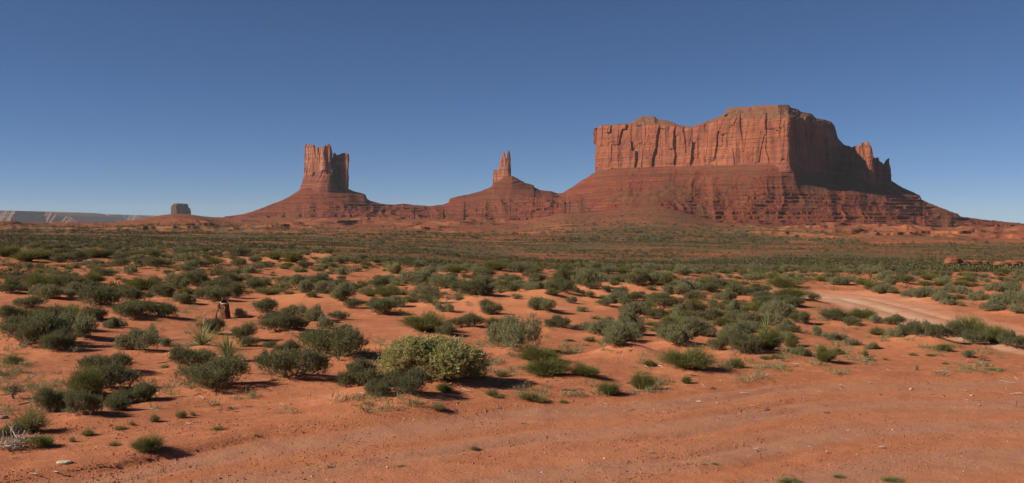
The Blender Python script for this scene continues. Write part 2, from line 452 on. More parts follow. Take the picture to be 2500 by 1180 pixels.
T = [  # olive to straw grass tufts
 (22,661,18,14),(90,669,30,16),(42,669,20,10),(130,659,18,12),(155,669,20,14),(233,662,28,15),(258,675,46,19),(415,682,34,22),(465,673,26,13),(285,683,20,11),
 (683,710,58,32),(885,702,34,24),(835,674,36,15),(725,666,36,18),(775,662,20,13),(810,666,22,17),(600,669,18,9),(665,683,22,10),(550,672,18,9),(665,668,14,8),
 (1310,682,42,18),(1112,690,24,16),(1260,716,20,10),(1080,680,34,14),(1550,690,30,14),(1730,684,40,14),(1790,690,36,12),(1820,696,30,14),(1650,700,26,10),
 (2075,680,30,10),(375,1031,26,26),(440,1022,30,26),(470,1016,16,16),(322,1040,18,18),(290,1051,32,14),(210,1066,34,24),(275,1090,32,16),(175,1080,20,22),(530,1052,32,16),
 (625,1066,16,9),(1200,972,34,26),(1068,1012,38,24),(1212,975,30,14),(1290,980,60,24),(1320,985,50,18),(1225,925,34,24),(1180,940,22,12),(1375,985,26,10),(1445,920,44,22),
 (1720,1136,20,8),(1680,1135,14,8),(1745,1136,22,10),(1158,1100,26,12),(978,1141,26,8),(805,1143,24,8),(1930,1182,60,20),(2050,1168,40,12),(2185,1178,60,14),(2230,870,24,12),
 (2275,872,26,10),(2115,872,22,26),(2165,880,18,10),(2125,880,26,14),(1870,880,30,14),(1895,878,26,16),(60,1060,90,72),(400,905,24,14),(345,815,24,14),
 (560,1000,18,10),(1385,905,30,14),(1360,868,30,12),(1390,834,26,10),(1440,836,34,18),(1645,935,16,8),(2240,905,10,22),(1740,950,14,10),(2310,890,20,10),(2440,905,60,6),
]
YUCCA = [(492,858,120,72,1),(556,884,56,62,0),(372,832,44,38,0),(1060,768,26,28,0),(1643,800,38,34,0),(1870,818,60,40,0),(240,706,40,16,0),(1975,778,26,18,0),(1552,664,22,14,0)]
KINDS = {"D": D, "G": G, "E": E, "B": B, "P": P, "T": T}
plants = []          # dicts: kind, px, py, x, y, w, h (metres), label info
for k, lst in KINDS.items():
    rows = []
    for (px, py, w, h) in lst:
        n = 1
        if k in "DGE" and py < 800 and w > 46: n = min(4, max(1, round(w / (1.75 * h))))
        if n == 1: rows.append((px, py, w, h))
        else:       # a wide mass is several plants growing into each other
            for i in range(n):
                f = rng.uniform(0.78, 1.12)
                rows.append((px - w / 2 + w * (i + 0.5) / n + rng.uniform(-3, 3), py - rng.uniform(0, 0.30) * h, w / n * 1.30 * f, h * (0.80 + 0.22 * rng.random()) * f))
    XX, YY, ZZ = place_many([q[0] for q in rows], [q[1] for q in rows])
    for (px, py, w, h), X, Y in zip(rows, XX, YY):
        s = Y / F
        plants.append(dict(k=k, px=px, py=py, x=X, y=Y + 0.30 * w * s, w=w * s, h=h * s, wp=w, digit=True))

# the same shrubs go on between and beyond those, ever smaller
def near_track(x, y, m=0.8):
    td, hw = track_dist(np.array([x]), np.array([y]))
    return abs(td[0]) < hw[0] + m
occ = [(p["x"], p["y"], p["w"]) for p in plants]
def try_add(px, py, k, wm, hm, X, Y):
    if Y > 210 or near_track(X, Y, wm * 0.5): return False
    for (ox, oy, ow) in occ:
        if abs(ox - X) < 2.6 and abs(oy - Y) < 5 and math.hypot(ox - X, (oy - Y) * 0.8) < 0.40 * (ow + wm): return False
    plants.append(dict(k=k, px=px, py=py, x=X, y=Y, w=wm, h=hm, wp=wm / Y * F, digit=False)); occ.append((X, Y, wm)); return True
row_top = prof([(0, 601), (500, 610), (750, 628), (1000, 646), (1250, 650), (1500, 656), (1800, 664), (2100, 670), (2500, 672)])
cnt = {"D": 0, "G": 0, "E": 0, "T": 0}
cpx = rng.uniform(0, 2500, 16000); ctop = row_top(cpx)
cpy = ctop + (np.where(cpx < 900, 730, np.where(cpx < 1450, 760, np.where(cpx < 2050, 830, 785))) - ctop) * rng.random(16000) ** 1.7
cX, cY, _z = place_many(cpx, cpy)
for px, py, X, Y in zip(cpx, cpy, cX, cY):
    if px > 2050 and py < 690 and rng.random() < 0.2: continue
    if 200 < px < 1000 and 662 < py < 690 and rng.random() < 0.75: continue
    if 1950 < px < 2420 and 704 < py < 830: continue
    if 1640 < px < 2010 and 690 < py < 712 and rng.random() < 0.6: continue
    k = rng.choice(["D", "G", "E", "T"], p=[0.22, 0.34, 0.14, 0.30])
    lim = {"D": 170, "G": 215, "E": 160, "T": 190}[k]
    if cnt[k] >= lim: continue
    wm = {"D": rng.uniform(0.6, 1.5), "G": rng.uniform(0.6, 1.7), "E": rng.uniform(0.6, 1.4), "T": rng.uniform(0.4, 0.8)}[k]
    if try_add(px, py, k, wm, wm * rng.uniform(0.34, 0.52), X, Y): cnt[k] += 1

mounds = [(p["x"] + 0.1 * p["w"], p["y"], min(0.34, 0.11 * p["w"]), 0.62 * p["w"] + 0.15) for p in plants if p["k"] in "DGEBP" and p["w"] > 0.7]
for a_px, a_py, dy, mh, mr in ((492, 868, 0, 0.3, 1.0), (870, 990, 0, 0.2, 1.7), (1300, 745, 0, 0.3, 2.6), (1020, 850, 0, 0.25, 1.6), (750, 735, 0, 0.35, 2.5), (2250, 850, 0.6, 0.16, 1.8), (1550, 880, 0.6, 0.25, 1.4),
                               (650, 640, 0, 0.5, 6.0), (800, 632, 0, 0.5, 6.0), (1450, 720, 0, 0.5, 6.0), (1200, 760, 0, 0.4, 5.0)):
    q = place(a_px, a_py); mounds.append((q[0], q[1] + dy, mh, mr))
MX = np.array([m[0] for m in mounds]); MY = np.array([m[1] for m in mounds]); MH = np.array([m[2] for m in mounds]); MR = np.array([m[3] for m in mounds])

def ground_z(x, y):
    z = float(base_height(np.array([x]), np.array([y]))[0])
    dd = ((MX - x) ** 2 + (MY - y) ** 2) / MR ** 2
    m = dd < 9
    return z + float(np.sum(MH[m] * np.exp(-dd[m] * 1.2)) ** 1.0) if m.any() else z

# ------------------------------------------------------------------ terrain sheet
GROUND = ground_material()
ang = np.radians(np.concatenate([np.linspace(-180, -36, 40, endpoint=False), np.linspace(-36, 36, 1500), np.linspace(36, 180, 40, endpoint=False)[1:]]))
dist = np.concatenate([[0.6, 2.5, 5.0, 7.0], np.geomspace(8.5, 900, 800), np.geomspace(903, 3300, 500), np.geomspace(3320, 4600, 60), np.geomspace(4800, 26000, 22)])
A, R = np.meshgrid(ang, dist)
TXX = R * np.sin(A); TYY = R * np.cos(A)
TZZ = base_height(TXX, TYY)
MND = np.zeros_like(TZZ)
for mx, my, mh, mr in mounds:
    d0 = math.hypot(mx, my); a0 = math.atan2(mx, my)
    i0, i1 = np.searchsorted(dist, [d0 - 3 * mr, d0 + 3 * mr]); j0, j1 = np.searchsorted(ang, [a0 - 3 * mr / d0, a0 + 3 * mr / d0])
    sx = TXX[i0:i1, j0:j1] - mx; sy = TYY[i0:i1, j0:j1] - my
    g = np.exp(-(sx * sx + sy * sy) / mr ** 2 * 1.2)
    MND[i0:i1, j0:j1] += mh * g
TZZ = TZZ + MND
Q = grid_quads(len(dist), len(ang), wrap=True)
rq = road_q(TXX, TYY)
rmask = sstep(-0.25, 0.25, rq + 0.25 * fbm(TXX / 0.9, TYY / 0.9, 3, 71)) * (TYY > 0) 
wob = 0.5 * vnoise2(TXX * 0.2, TYY * 0.1, 72)
bands = np.clip(0.55 + 0.5 * np.sin((rq + wob) * 2.3) + 0.55 * fbm(TXX / 7.0, rq / 0.5, 3, 73), 0, 1) * sstep(0.1, 0.5, rq)
td = np.full(TXX.shape, 1e3); hw = np.ones(TXX.shape)
nt_ = (TXX > -4) & (TXX < 34) & (TYY > 18) & (TYY < 82)
td[nt_], hw[nt_] = track_dist(TXX[nt_], TYY[nt_])
tmask = (1 - sstep(hw * 0.85, hw * 1.1, np.abs(td) + 0.3 * fbm(TXX / 1.5, TYY / 1.5, 3, 75)))
tpale = np.clip(np.exp(-((td + 0.5) / 0.55) ** 2) + 0.8 * np.exp(-((td + 1.75) / 0.3) ** 2) + 0.5 * np.exp(-((td - 0.9) / 0.3) ** 2), 0, 1) * (0.8 + 0.3 * fbm(TXX / 2, TYY / 2, 2, 77))
farm = sstep(70, 230, R)
px_t = CX + F * TXX / np.maximum(TYY, 1)
veg = np.clip(0.95 + 0.9 * fbm(TXX / 90, TYY / 140, 4, 79), 0, 1)
veg = veg * (1 - 0.2 * sstep(1350, 1450, px_t) * (1 - sstep(1750, 1850, px_t)) * sstep(1200, 1700, R)) * (1 - 0.6 * sstep(1800, 2200, px_t) * sstep(700, 1100, R)) * (1 - 0.45 * sstep(1500, 2500, R))
gz = np.abs(np.gradient(TZZ, axis=0)) / np.maximum(np.gradient(R, axis=0), 1e-6)
veg = veg * (1 - 0.9 * sstep(0.12, 0.35, gz) * (R > 300))
attrs = {"road": rmask.ravel(), "bands": bands.ravel(), "track": tmask.ravel(), "trackpale": tpale.ravel(),
         "mound": np.clip(MND * 3.2 + 0.35 * fbm(TXX / 3, TYY / 3, 3, 81), 0, 1).ravel(), "far": farm.ravel(), "veg": veg.ravel(), "farther": (sstep(1250, 2100, R) * (1 - 0.7 * sstep(1750, 1950, px_t) * (1 - sstep(1900, 2200, R)))).ravel()}
V = np.stack([TXX, TYY, TZZ], -1).reshape(-1, 3)
fr = rmask.ravel()[Q].mean(1) > 0.5; ft = tmask.ravel()[Q].mean(1) > 0.5
def submesh(name, sel):
    q = Q[sel]; used = np.unique(q); mp = np.full(len(V), -1, np.int64); mp[used] = np.arange(len(used))
    return make_mesh(name, V[used], mp[q], attrs={k: a[used] for k, a in attrs.items()}, smooth=True, mats=[GROUND])
near_road = fr & (R.ravel()[Q[:, 0]] < 300)
near_track_sel = ft & ~near_road
tag(obj("ground", submesh("ground", ~(near_road | near_track_sel))), "rolling red sand desert floor with scattered grit", "ground", kind="structure")
tag(obj("dirt_road", submesh("dirt_road", near_road)), "rutted reddish dirt road crossing the bottom of the scene", "road", kind="structure")
tag(obj("dirt_track", submesh("dirt_track", near_track_sel)), "pale dirt track bending away between the shrubs", "track", kind="structure")

# ------------------------------------------------------------------ rock materials
def rock_material(name, light, mid, dark, streak=(0.085, 0.034, 0.026), base_dark=None, k=1.0, cap=None, bump=1.0):
    b = NB(name); p = b.pos()
    n1 = b.noise(b.mapping(p, (0.011 * k, 0.011 * k, 0.006 * k)), 1.0, 5, 0.6)
    st = b.noise(b.mapping(p, (0.004 * k, 0.004 * k, 0.16 * k)), 1.0, 5, 0.65, 0.3)
    vs = b.noise(b.mapping(p, (0.045 * k, 0.045 * k, 0.008 * k)), 1.0, 5, 0.6, 0.4)
    fn = b.noise(p, 0.22 * k, 5, 0.7)
    c = b.mix(b.ramp(n1, [(0.35, 0), (0.65, 1)]), mid, light)
    c = b.mix(b.ramp(st, [(0.42, 0.7), (0.58, 0)]), c, dark)
    c = b.mix(b.ramp(vs, [(0.49, 0), (0.64, 0.72)]), c, streak)
    c = b.mix(b.ramp(fn, [(0.40, 0.45), (0.60, 0)]), c, dark)
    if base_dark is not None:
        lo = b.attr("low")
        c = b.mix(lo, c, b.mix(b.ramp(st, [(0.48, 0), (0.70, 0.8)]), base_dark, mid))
    if cap is not None:
        c = b.mix(b.attr("capm"), c, b.mix(b.ramp(fn, [(0.4, 0), (0.62, 1)]), cap, dark))
    h = b.math('ADD', b.math('MULTIPLY', fn, 0.6), b.math('MULTIPLY', st, 0.5))
    return b.surface(c, 0.95, b.bump(h, 0.6, 2.5 / k * bump), 0.08)

def talus_material():
    b = NB("red_talus"); p = b.pos()
    n1 = b.noise(p, 0.009, 6, 0.62)
    st = b.noise(b.mapping(p, (0.0025, 0.0025, 0.14)), 1.0, 5, 0.65, 0.2)
    fn = b.noise(p, 0.13, 5, 0.7)
    c = b.mix(b.ramp(n1, [(0.38, 0), (0.62, 1)]), (0.140, 0.033, 0.016), (0.195, 0.054, 0.025))
    c = b.mix(b.ramp(st, [(0.42, 0.75), (0.52, 0)]), c, (0.085, 0.021, 0.013))
    s2 = b.noise(b.mapping(p, (0.006, 0.006, 0.5)), 1.0, 4, 0.7, 0.2)
    c = b.mix(b.math('MULTIPLY', b.ramp(s2, [(0.40, 0.7), (0.50, 0)]), b.ramp(n1, [(0.42, 0), (0.58, 1)])), c, (0.085, 0.021, 0.013))
    rb = b.noise(p, 0.30, 3, 0.6)
    c = b.mix(b.math('MULTIPLY', b.ramp(rb, [(0.58, 0), (0.66, 0.8)]), b.ramp(n1, [(0.40, 1), (0.60, 0.3)])), c, (0.30, 0.115, 0.062))
    c = b.mix(b.math('MULTIPLY', b.ramp(rb, [(0.34, 0.8), (0.42, 0)]), b.ramp(n1, [(0.40, 1), (0.60, 0.3)])), c, (0.07, 0.030, 0.016))
    c = b.mix(b.ramp(fn, [(0.56, 0), (0.68, 0.7)]), c, (0.21, 0.072, 0.037))
    vg = b.noise(p, 0.06, 6, 0.72)
    c = b.mix(b.math('MULTIPLY', b.attr("debris"), b.ramp(vg, [(0.42, 0.05), (0.60, 0.65)])), c, (0.130, 0.074, 0.034))
    h = b.math('ADD', fn, b.math('MULTIPLY', st, 0.5))
    return b.surface(c, 0.95, b.bump(h, 0.7, 3.0), 0.08)

TALUS = talus_material()
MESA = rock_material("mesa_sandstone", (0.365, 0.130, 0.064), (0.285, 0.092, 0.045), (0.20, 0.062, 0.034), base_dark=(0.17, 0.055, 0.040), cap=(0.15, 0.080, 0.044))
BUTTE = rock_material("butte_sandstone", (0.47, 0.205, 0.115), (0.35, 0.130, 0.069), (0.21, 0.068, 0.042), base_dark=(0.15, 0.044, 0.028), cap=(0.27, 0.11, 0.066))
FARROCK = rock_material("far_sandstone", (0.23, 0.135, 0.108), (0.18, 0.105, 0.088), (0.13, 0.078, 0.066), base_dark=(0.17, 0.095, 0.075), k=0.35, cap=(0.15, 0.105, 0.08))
LEDGE = rock_material("ledge_sandstone", (0.33, 0.125, 0.068), (0.27, 0.090, 0.047), (0.18, 0.055, 0.03), k=9.0)

# ------------------------------------------------------------------ stepped talus band that carries the three buttes
ridge_y = prof([(540, 531), (600, 522), (620, 515), (640, 508), (665, 498), (690, 489), (710, 478), (728, 466), (760, 455), (800, 452), (850, 462), (868, 468), (890, 474), (893, 477), (897, 487), (906, 491),
                (930, 498), (960, 500), (985, 498), (1010, 501), (1050, 503), (1080, 500), (1094, 496), (1098, 486), (1105, 483), (1130, 477), (1150, 474), (1170, 468), (1190, 461), (1200, 455), (1206, 446), (1230, 435),
                (1250, 430), (1265, 437), (1282, 447), (1303, 453), (1306, 459), (1320, 465), (1345, 467), (1362, 473), (1372, 472), (1390, 462), (1405, 452), (1420, 440), (1432, 435), (1447, 424), (1500, 412), (1600, 408),
                (1700, 406), (1800, 404), (1900, 402), (1940, 404), (1965, 412), (2000, 424), (2050, 440), (2085, 424), (2120, 430), (2176, 442), (2190, 450), (2205, 460), (2222, 466), (2246, 478), (2250, 488), (2275, 499),
                (2300, 508), (2320, 516), (2338, 522), (2344, 529), (2390, 535), (2440, 540), (2500, 546), (2620, 556), (2760, 566)])
ridge_d = prof([(540, 4150), (600, 4250), (1360, 4250), (1450, 3760), (1500, 3700), (1600, 3570), (1700, 3440), (1800, 3310), (1880, 3210), (1940, 3160), (1965, 3330), (2000, 3460), (2050, 3560), (2090, 3470), (2130, 3480), (2178, 3560),
                (2250, 3420), (2340, 3250), (2500, 3050), (2760, 2950)])
foot_d = prof([(540, 3500), (700, 3420), (1000, 3280), (1200, 3150), (1380, 2850), (1500, 2560), (1650, 2430), (1850, 2330), (2050, 2300), (2200, 2330), (2350, 2450), (2500, 2550), (2760, 2600)])

def talus(u0, u1, parent, step=1.0, debris_k=1.0):
    u = np.arange(u0, u1 + step * 0.5, step)
    rows = 300; back = 10
    t = np.linspace(0, 1, rows)[:, None]
    dr = ridge_d(u)[None, :]; df = foot_d(u)[None, :]
    sm = np.ones(9) / 9
    dr = np.pad(dr[0], 4, mode='edge'); dr = np.convolve(dr, sm, 'valid')[None, :]
    zr = py2z(ridge_y(u), dr[0])[None, :]
    def wide(a, n=401):
        return np.convolve(np.pad(a, n // 2, mode='edge'), np.hanning(n) / np.hanning(n).sum(), 'valid')
    drw = wide(dr[0])[None, :]; m3 = t ** 6
    Dm = df + ((drw * (1 - m3) + dr * m3) - df) * t
    Xf = px2x(u, df[0]); zf = (base_height(Xf, df[0]) - 6)[None, :]
    f = 0.62 * t + 0.38 * t ** 2.4
    um = (u[None, :] - CX) / F * 3600.0 + 0 * t
    zrw = wide(zr[0])[None, :]
    h = np.maximum((np.minimum(zrw, zr + 25) * (1 - m3) + zr * m3) - zf, 1)
    z = zf + h * f
    env = np.sin(np.pi * np.clip(t, 0, 1)) ** 0.8
    g = ridged(um / 75 + 0.35 * vnoise2(um / 130, Dm / 260, 7), Dm / 620, 3, 91)
    z = z - env * np.minimum(h * 0.08, 6) * (1.15 - g) * 1.7
    z = z + env * 3.5 * fbm(um / 45, Dm / 60, 5, 93, 0.55)
    z = z - env * 0.6 * (1 - ridged(um / 9 + 0.5 * vnoise2(um / 30, Dm / 60, 94), Dm / 300, 2, 92))
    # horizontal strata: flat benches and short cliffs, buried in places by debris
    buried = debris_k * sstep(0.0, 0.40, fbm(um / 120 + 3.3, Dm / 420, 4, 95) + 0.20 * fbm(um / 25, Dm / 60, 3, 96) + 0.25 * (t - 0.55))
    p = 11.5
    rib = 1.0 * ridged(um / 11, Dm / 90, 2, 97) + 2.4 * fbm(um / 70, Dm / 100, 4, 98)
    q = (z + rib) / p; k = np.floor(q); fr_ = q - k
    hk = _hash(k, k * 0, k * 0, 5)
    local = sstep(-0.25, 0.2, fbm(um / 55, k * 7.7, 3, 106))
    hard = np.where(hk > 0.42, 0.28 + 0.62 * local, 0.15)
    st = sstep(0.74, 0.82, fr_)
    q2 = k + (1 - 0.72 * hard) * fr_ + 0.72 * hard * st
    zt = q2 * p - rib
    q3 = zt / 5.0; k3 = np.floor(q3); f3 = q3 - k3
    zt = (k3 + 0.5 * f3 + 0.5 * sstep(0.55, 0.8, f3)) * 5.0
    strength = (1 - 0.85 * buried) * sstep(0.0, 0.06, t) * (1 - sstep(0.965, 1.0, t))
    z = z + (zt - z) * strength
    # fallen blocks
    v1, _, cid = voronoi(um / 10, Dm / 14, 99)
    z = z + np.where(cid > 0.6, np.maximum(0, 0.28 - v1) * 12 * (cid - 0.45), 0) * (0.25 + 0.75 * buried) * env
    v1, _, cid = voronoi(um / 21, Dm / 26, 103)
    z = z + np.where(cid > 0.78, np.maximum(0, 0.24 - v1) * 30 * (cid - 0.6), 0) * env
    edge = sstep(0.93, 1.0, t)
    z = z * (1 - edge) + edge * (zr + 1.6 * fbm(um / 9, um * 0, 3, 101))
    bt = np.linspace(0, 1, back + 1)[1:, None]
    Db = dr + 800 * bt; zb = zr + (-40 - zr) * bt ** 0.8
    zb = np.where(bt < 0.02, zr, zb)
    D = np.concatenate([Dm, Db + 0 * u[None, :]]); Z = np.concatenate([z, zb])
    deb = np.concatenate([buried, np.ones_like(zb)])
    X = (u[None, :] - CX) / F * D
    me = make_mesh("talus_slope", np.stack([X, D, Z], -1).reshape(-1, 3), grid_quads(rows + back, len(u)), attrs={"debris": deb.ravel()}, smooth=False, mats=[TALUS])
    return obj("talus_slope", me, parent)

# ------------------------------------------------------------------ cliffs: a fluted closed wall with its own rim line, and the cap on it
def cliff(parent, loop, yf, rim, base, spine, summit=None, N=900, rows=150, caprows=26, mat=None, big=9, flute=5, slab=6, fine=1.0, flare=4, flare_z=0.3, lean=3,
          low=0.16, steps=5, seed=0, scale=1.0, alcove=0, wall="cliff", cap="cap_rock", smooth_n=5, back_z=-20, undercut=0, slab_w=26.0, band=0.0):
    P = np.array([((px - CX) / F * Y, Y) for px, Y in loop])
    seg = np.linalg.norm(np.roll(P, -1, 0) - P, axis=1); cum = np.concatenate([[0], np.cumsum(seg)])
    PP = np.vstack([P, P[:1]])
    s = np.linspace(0, cum[-1], N, endpoint=False)
    x = np.interp(s, cum, PP[:, 0]); y = np.interp(s, cum, PP[:, 1])
    if smooth_n > 1:
        kx = np.ones(smooth_n) / smooth_n; h = smooth_n // 2
        x = np.convolve(np.pad(x, h, mode='wrap'), kx, 'valid'); y = np.convolve(np.pad(y, h, mode='wrap'), kx, 'valid')
    area = np.sum(x * np.roll(y, -1) - np.roll(x, -1) * y)
    tx = np.roll(x, -1) - np.roll(x, 1); ty = np.roll(y, -1) - np.roll(y, 1); L = np.hypot(tx, ty) + 1e-9
    nx, ny = (ty / L, -tx / L) if area > 0 else (-ty / L, tx / L)
    kk = np.ones(9) / 9
    nx = np.convolve(np.pad(nx, 4, mode='wrap'), kk, 'valid'); ny = np.convolve(np.pad(ny, 4, mode='wrap'), kk, 'valid')
    px = CX + F * x / y
    spx = spine[0]; isb = y > np.interp(px, [q[0] for q in spx], [q[1] for q in spx]) + 2
    Yr = yf(px)
    zt = py2z(rim(px), Yr); zb = np.where(isb, back_z, py2z(base(px), Yr))
    v = (np.linspace(0, 1, rows) ** 1.0)[:, None]
    z = zb + (zt - zb) * v
    sm = s[None, :] / scale + 0 * v; zz = z / scale
    bigd = big * fbm(sm / 90, zz / 400, 3, seed + 1)
    fl = flute * (ridged(sm / 34 + 0.35 * vnoise2(sm / 60, zz / 70, seed + 2), zz / 260, 3, seed + 3) - 0.62) * 1.6
    # spalled slabs: tall plates standing proud of one another
    wx = sm / slab_w + 0.35 * vnoise2(sm / 30, zz / 45, seed + 4); wz = zz / (slab_w * 2.9) + 0.3 * vnoise2(sm / 20, zz / 30, seed + 5)
    f1, ed, cid = voronoi(wx, wz, seed + 6)
    f1b, edb, cidb = voronoi(sm / 9 + 0.3 * vnoise2(sm / 14, zz / 20, seed + 8), zz / 34, seed + 7)
    pl1, pe1 = voro_plates(sm / slab_w + 0.06 * vnoise2(sm / 25, zz / 40, seed + 50), zz / (slab_w * 1.7), seed + 51)
    pl2, pe2 = voro_plates(sm / (slab_w * 0.36), zz / (slab_w * 1.05), seed + 57)
    sl_old = slab * (cid - 0.5) * 1.7 + slab * 0.45 * (cidb - 0.5) - slab * 0.55 * np.exp(-(ed / 0.05) ** 2) * (cid > 0.35)
    sl = slab * 1.4 * pl1 + slab * 0.32 * pl2 - slab * 0.22 * np.exp(-(pe1 / 0.035) ** 2) * (cid > 0.45) - slab * 0.10 * np.exp(-(pe2 / 0.05) ** 2)
    fd = fine * (fbm(sm / 6, zz / 9, 4, seed + 9) * 1.4 + 0.6 * fbm(sm * 0 + 3, zz / 2.6, 2, seed + 10))
    va = v
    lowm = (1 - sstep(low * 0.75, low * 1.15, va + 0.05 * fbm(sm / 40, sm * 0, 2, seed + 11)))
    q = va / max(low, 1e-3) * steps; led = (np.floor(q) + sstep(0.6, 0.95, q - np.floor(q))) / steps
    fd = fd + band * (fbm(sm / 260, zz / 7.5, 3, seed + 40) + 0.5 * sstep(0.55, 0.62, vnoise2(sm / 300, zz / 16, seed + 41)))
    out = bigd + fl * (1 - 0.5 * lowm) + sl * (1 - 0.75 * lowm) + fd - lean * va
    out = out + flare * np.clip(1 - va / flare_z, 0, 1) ** 1.3 + lowm * (1 - np.clip(led, 0, 1)) * flare * 0.6
    out = out - undercut * np.exp(-((va - 0.12) / 0.12) ** 2)
    if alcove:
        af1, aed, acid = voronoi(sm / 55 + 0.2 * vnoise2(sm / 25, zz / 25, 3), zz / 60, seed + 20)
        out = out - alcove * sstep(0.42, 0.30, af1) * (acid > 0.6) * sstep(0.2, 0.35, va) * (1 - sstep(0.75, 0.9, va))
    topr = sstep(0.93, 1.0, va)
    out = out - topr * (2.0 + 2.0 * vnoise2(sm / 8, sm * 0, seed + 12)) * min(scale, 1.0)
    X = x[None, :] + nx[None, :] * out * scale; Y = y[None, :] + ny[None, :] * out * scale
    lowattr = np.clip(lowm + 0.0, 0, 1)
    V = np.stack([X, Y, z], -1).reshape(-1, 3)
    w = obj(wall, make_mesh(wall, V, grid_quads(rows, N, wrap=True), attrs={"low": lowattr.ravel(), "capm": np.zeros(V.shape[0])}, smooth=False, mats=[mat]), parent)
    # cap
    spi = [q[0] for q in spx]; spy = [q[1] for q in spx]
    pc = np.clip(px, spi[0], spi[-1]); sy = np.interp(pc, spi, spy); sx = px2x(pc, sy)
    zs = py2z(summit(pc), sy) if summit else zt * 0 + py2z(rim(pc), yf(pc))
    c = (np.linspace(0, 1, caprows) ** 1.15)[:, None]
    q = c * 7; stair = np.clip((np.floor(q) + 0.25 * (q - np.floor(q)) + 0.75 * sstep(0.6, 0.85, q - np.floor(q))) / 7, 0, 1)
    wob = 2.4 * scale * fbm(s[None, :] / scale / 14, c * 5, 3, seed + 30) * np.sin(np.pi * c)
    cz = V.reshape(rows, N, 3)[-1, :, 2][None, :] * (1 - stair) + zs[None, :] * stair + wob * (1 if summit else 0.5)
    cx = X[-1][None, :] * (1 - c) + sx[None, :] * c; cy = Y[-1][None, :] * (1 - c) + sy[None, :] * c
    if summit:
        jog = 11 * scale * fbm(s[None, :] / scale / 22, np.floor(c * 7) * 1.7, 4, seed + 31) * np.sin(np.pi * c)
        cx = cx + nx[None, :] * jog; cy = cy + ny[None, :] * jog
    VC = np.stack([cx, cy, cz], -1).reshape(-1, 3)
    obj(cap, make_mesh(cap, VC, grid_quads(caprows, N, wrap=True), attrs={"low": np.zeros(len(VC)), "capm": np.ones(len(VC)) * (1.0 if summit else 0.5)}, smooth=False, mats=[mat]), parent)
    return w

def thing(name, label, cat, loc=(0, 0, 0), group=None):
    o = obj(name, None, loc=loc); return tag(o, label, cat, group)

def box_loop(x0, x1, yc, dep, skew=0.0):
    m = 0.18 * (x1 - x0)
    return [(x0 + m, yc + dep), (x0, yc + dep * 0.4), (x0 + 0.2 * m, yc - dep * 0.35 + skew), (x0 + 1.6 * m, yc - dep * 0.85 + skew * 0.6), (x1 - 1.8 * m, yc - dep - skew * 0.6), (x1 - 0.5 * m, yc - dep * 0.85 - skew), (x1, yc - dep * 0.2), (x1 - 0.3 * m, yc + dep * 0.6)]

# --- the big mesa
mesa = thing("sandstone_mesa", "broad red mesa with sheer sunlit cliff, two-humped top and shadowed stepped end", "mesa")
fchain = [(1450, 3760), (1500, 3690), (1600, 3560), (1700, 3430), (1800, 3300), (1880, 3200), (1905, 3170), (1926, 3152), (1939, 3165), (1946, 3215), (1950, 3275), (1972, 3310), (1978, 3390), (2006, 3420), (2016, 3490), (2045, 3540), (2065, 3540), (2085, 3450), (2105, 3400), (2122, 3440), (2150, 3490), (2174, 3530)]
mloop = [(1475, 3960)] + fchain + [(2176, 3600), (2120, 3720), (2000, 3850), (1800, 4000), (1600, 4120), (1500, 4080)]
m_rim = prof([(1448, 322), (1453, 312), (1460, 307), (1500, 306), (1540, 303), (1600, 306), (1650, 310), (1690, 312), (1720, 302), (1760, 292), (1800, 288), (1850, 290), (1900, 291), (1935, 286), (1952, 290), (1975, 287), (2000, 300), (2030, 318), (2043, 338),
              (2058, 353), (2070, 360), (2080, 362), (2085, 357), (2094, 356), (2098, 366), (2106, 372), (2122, 374), (2136, 388), (2150, 397), (2160, 401), (2172, 420), (2178, 440)])
m_sum = prof([(1470, 307), (1490, 305), (1520, 303), (1542, 300), (1558, 289), (1566, 284), (1598, 284), (1603, 290), (1625, 294), (1642, 298), (1655, 305), (1690, 310), (1720, 298), (1745, 289), (1768, 278), (1772, 275), (1775, 264), (1828, 260),
              (1835, 262), (1842, 258), (1925, 256), (1931, 263), (1948, 267), (1955, 273), (1982, 278), (1992, 289), (2012, 292), (2030, 298), (2038, 308), (2046, 338), (2060, 353), (2078, 361), (2086, 357), (2094, 356), (2100, 368), (2130, 382), (2160, 402)])
m_base = prof([(1447, 440), (1500, 432), (1600, 426), (1700, 424), (1800, 420), (1940, 420), (1965, 432), (2000, 446), (2050, 462), (2090, 448), (2176, 462)])
m_yf = prof(fchain)
cliff(mesa, mloop, m_yf, m_rim, m_base, ([(1490, 3960), (1600, 3860), (1780, 3660), (1900, 3520), (2000, 3640), (2050, 3680), (2150, 3590)],), m_sum, N=2600, rows=210, caprows=40, mat=MESA,
      big=9, flute=0.9, slab=7.0, slab_w=58.0, band=1.0, fine=0.8, flare=6, flare_z=0.2, lean=6, low=0.17, steps=6, seed=200, alcove=2, smooth_n=9)
d_ = prof([(2088, 384), (2093, 368), (2097, 357), (2103, 351), (2110, 348.5), (2117, 349.5), (2123, 354), (2128, 363), (2132, 376), (2136, 392)])
cliff(mesa, box_loop(2089, 2136, 3415, 46, 24), lambda p: p * 0 + 3415, d_, prof([(2080, 452), (2180, 458)]), ([(2102, 3420), (2126, 3415)],), None, N=420, rows=120, caprows=14, mat=MESA, big=5, flute=3, slab=5, flare=8, flare_z=0.5, lean=3,
      low=0.14, seed=230, wall="tower", cap="tower_top")
d_ = prof([(2134, 404), (2136, 392), (2138.5, 385), (2141, 386), (2144, 393), (2149, 402), (2153, 412)])
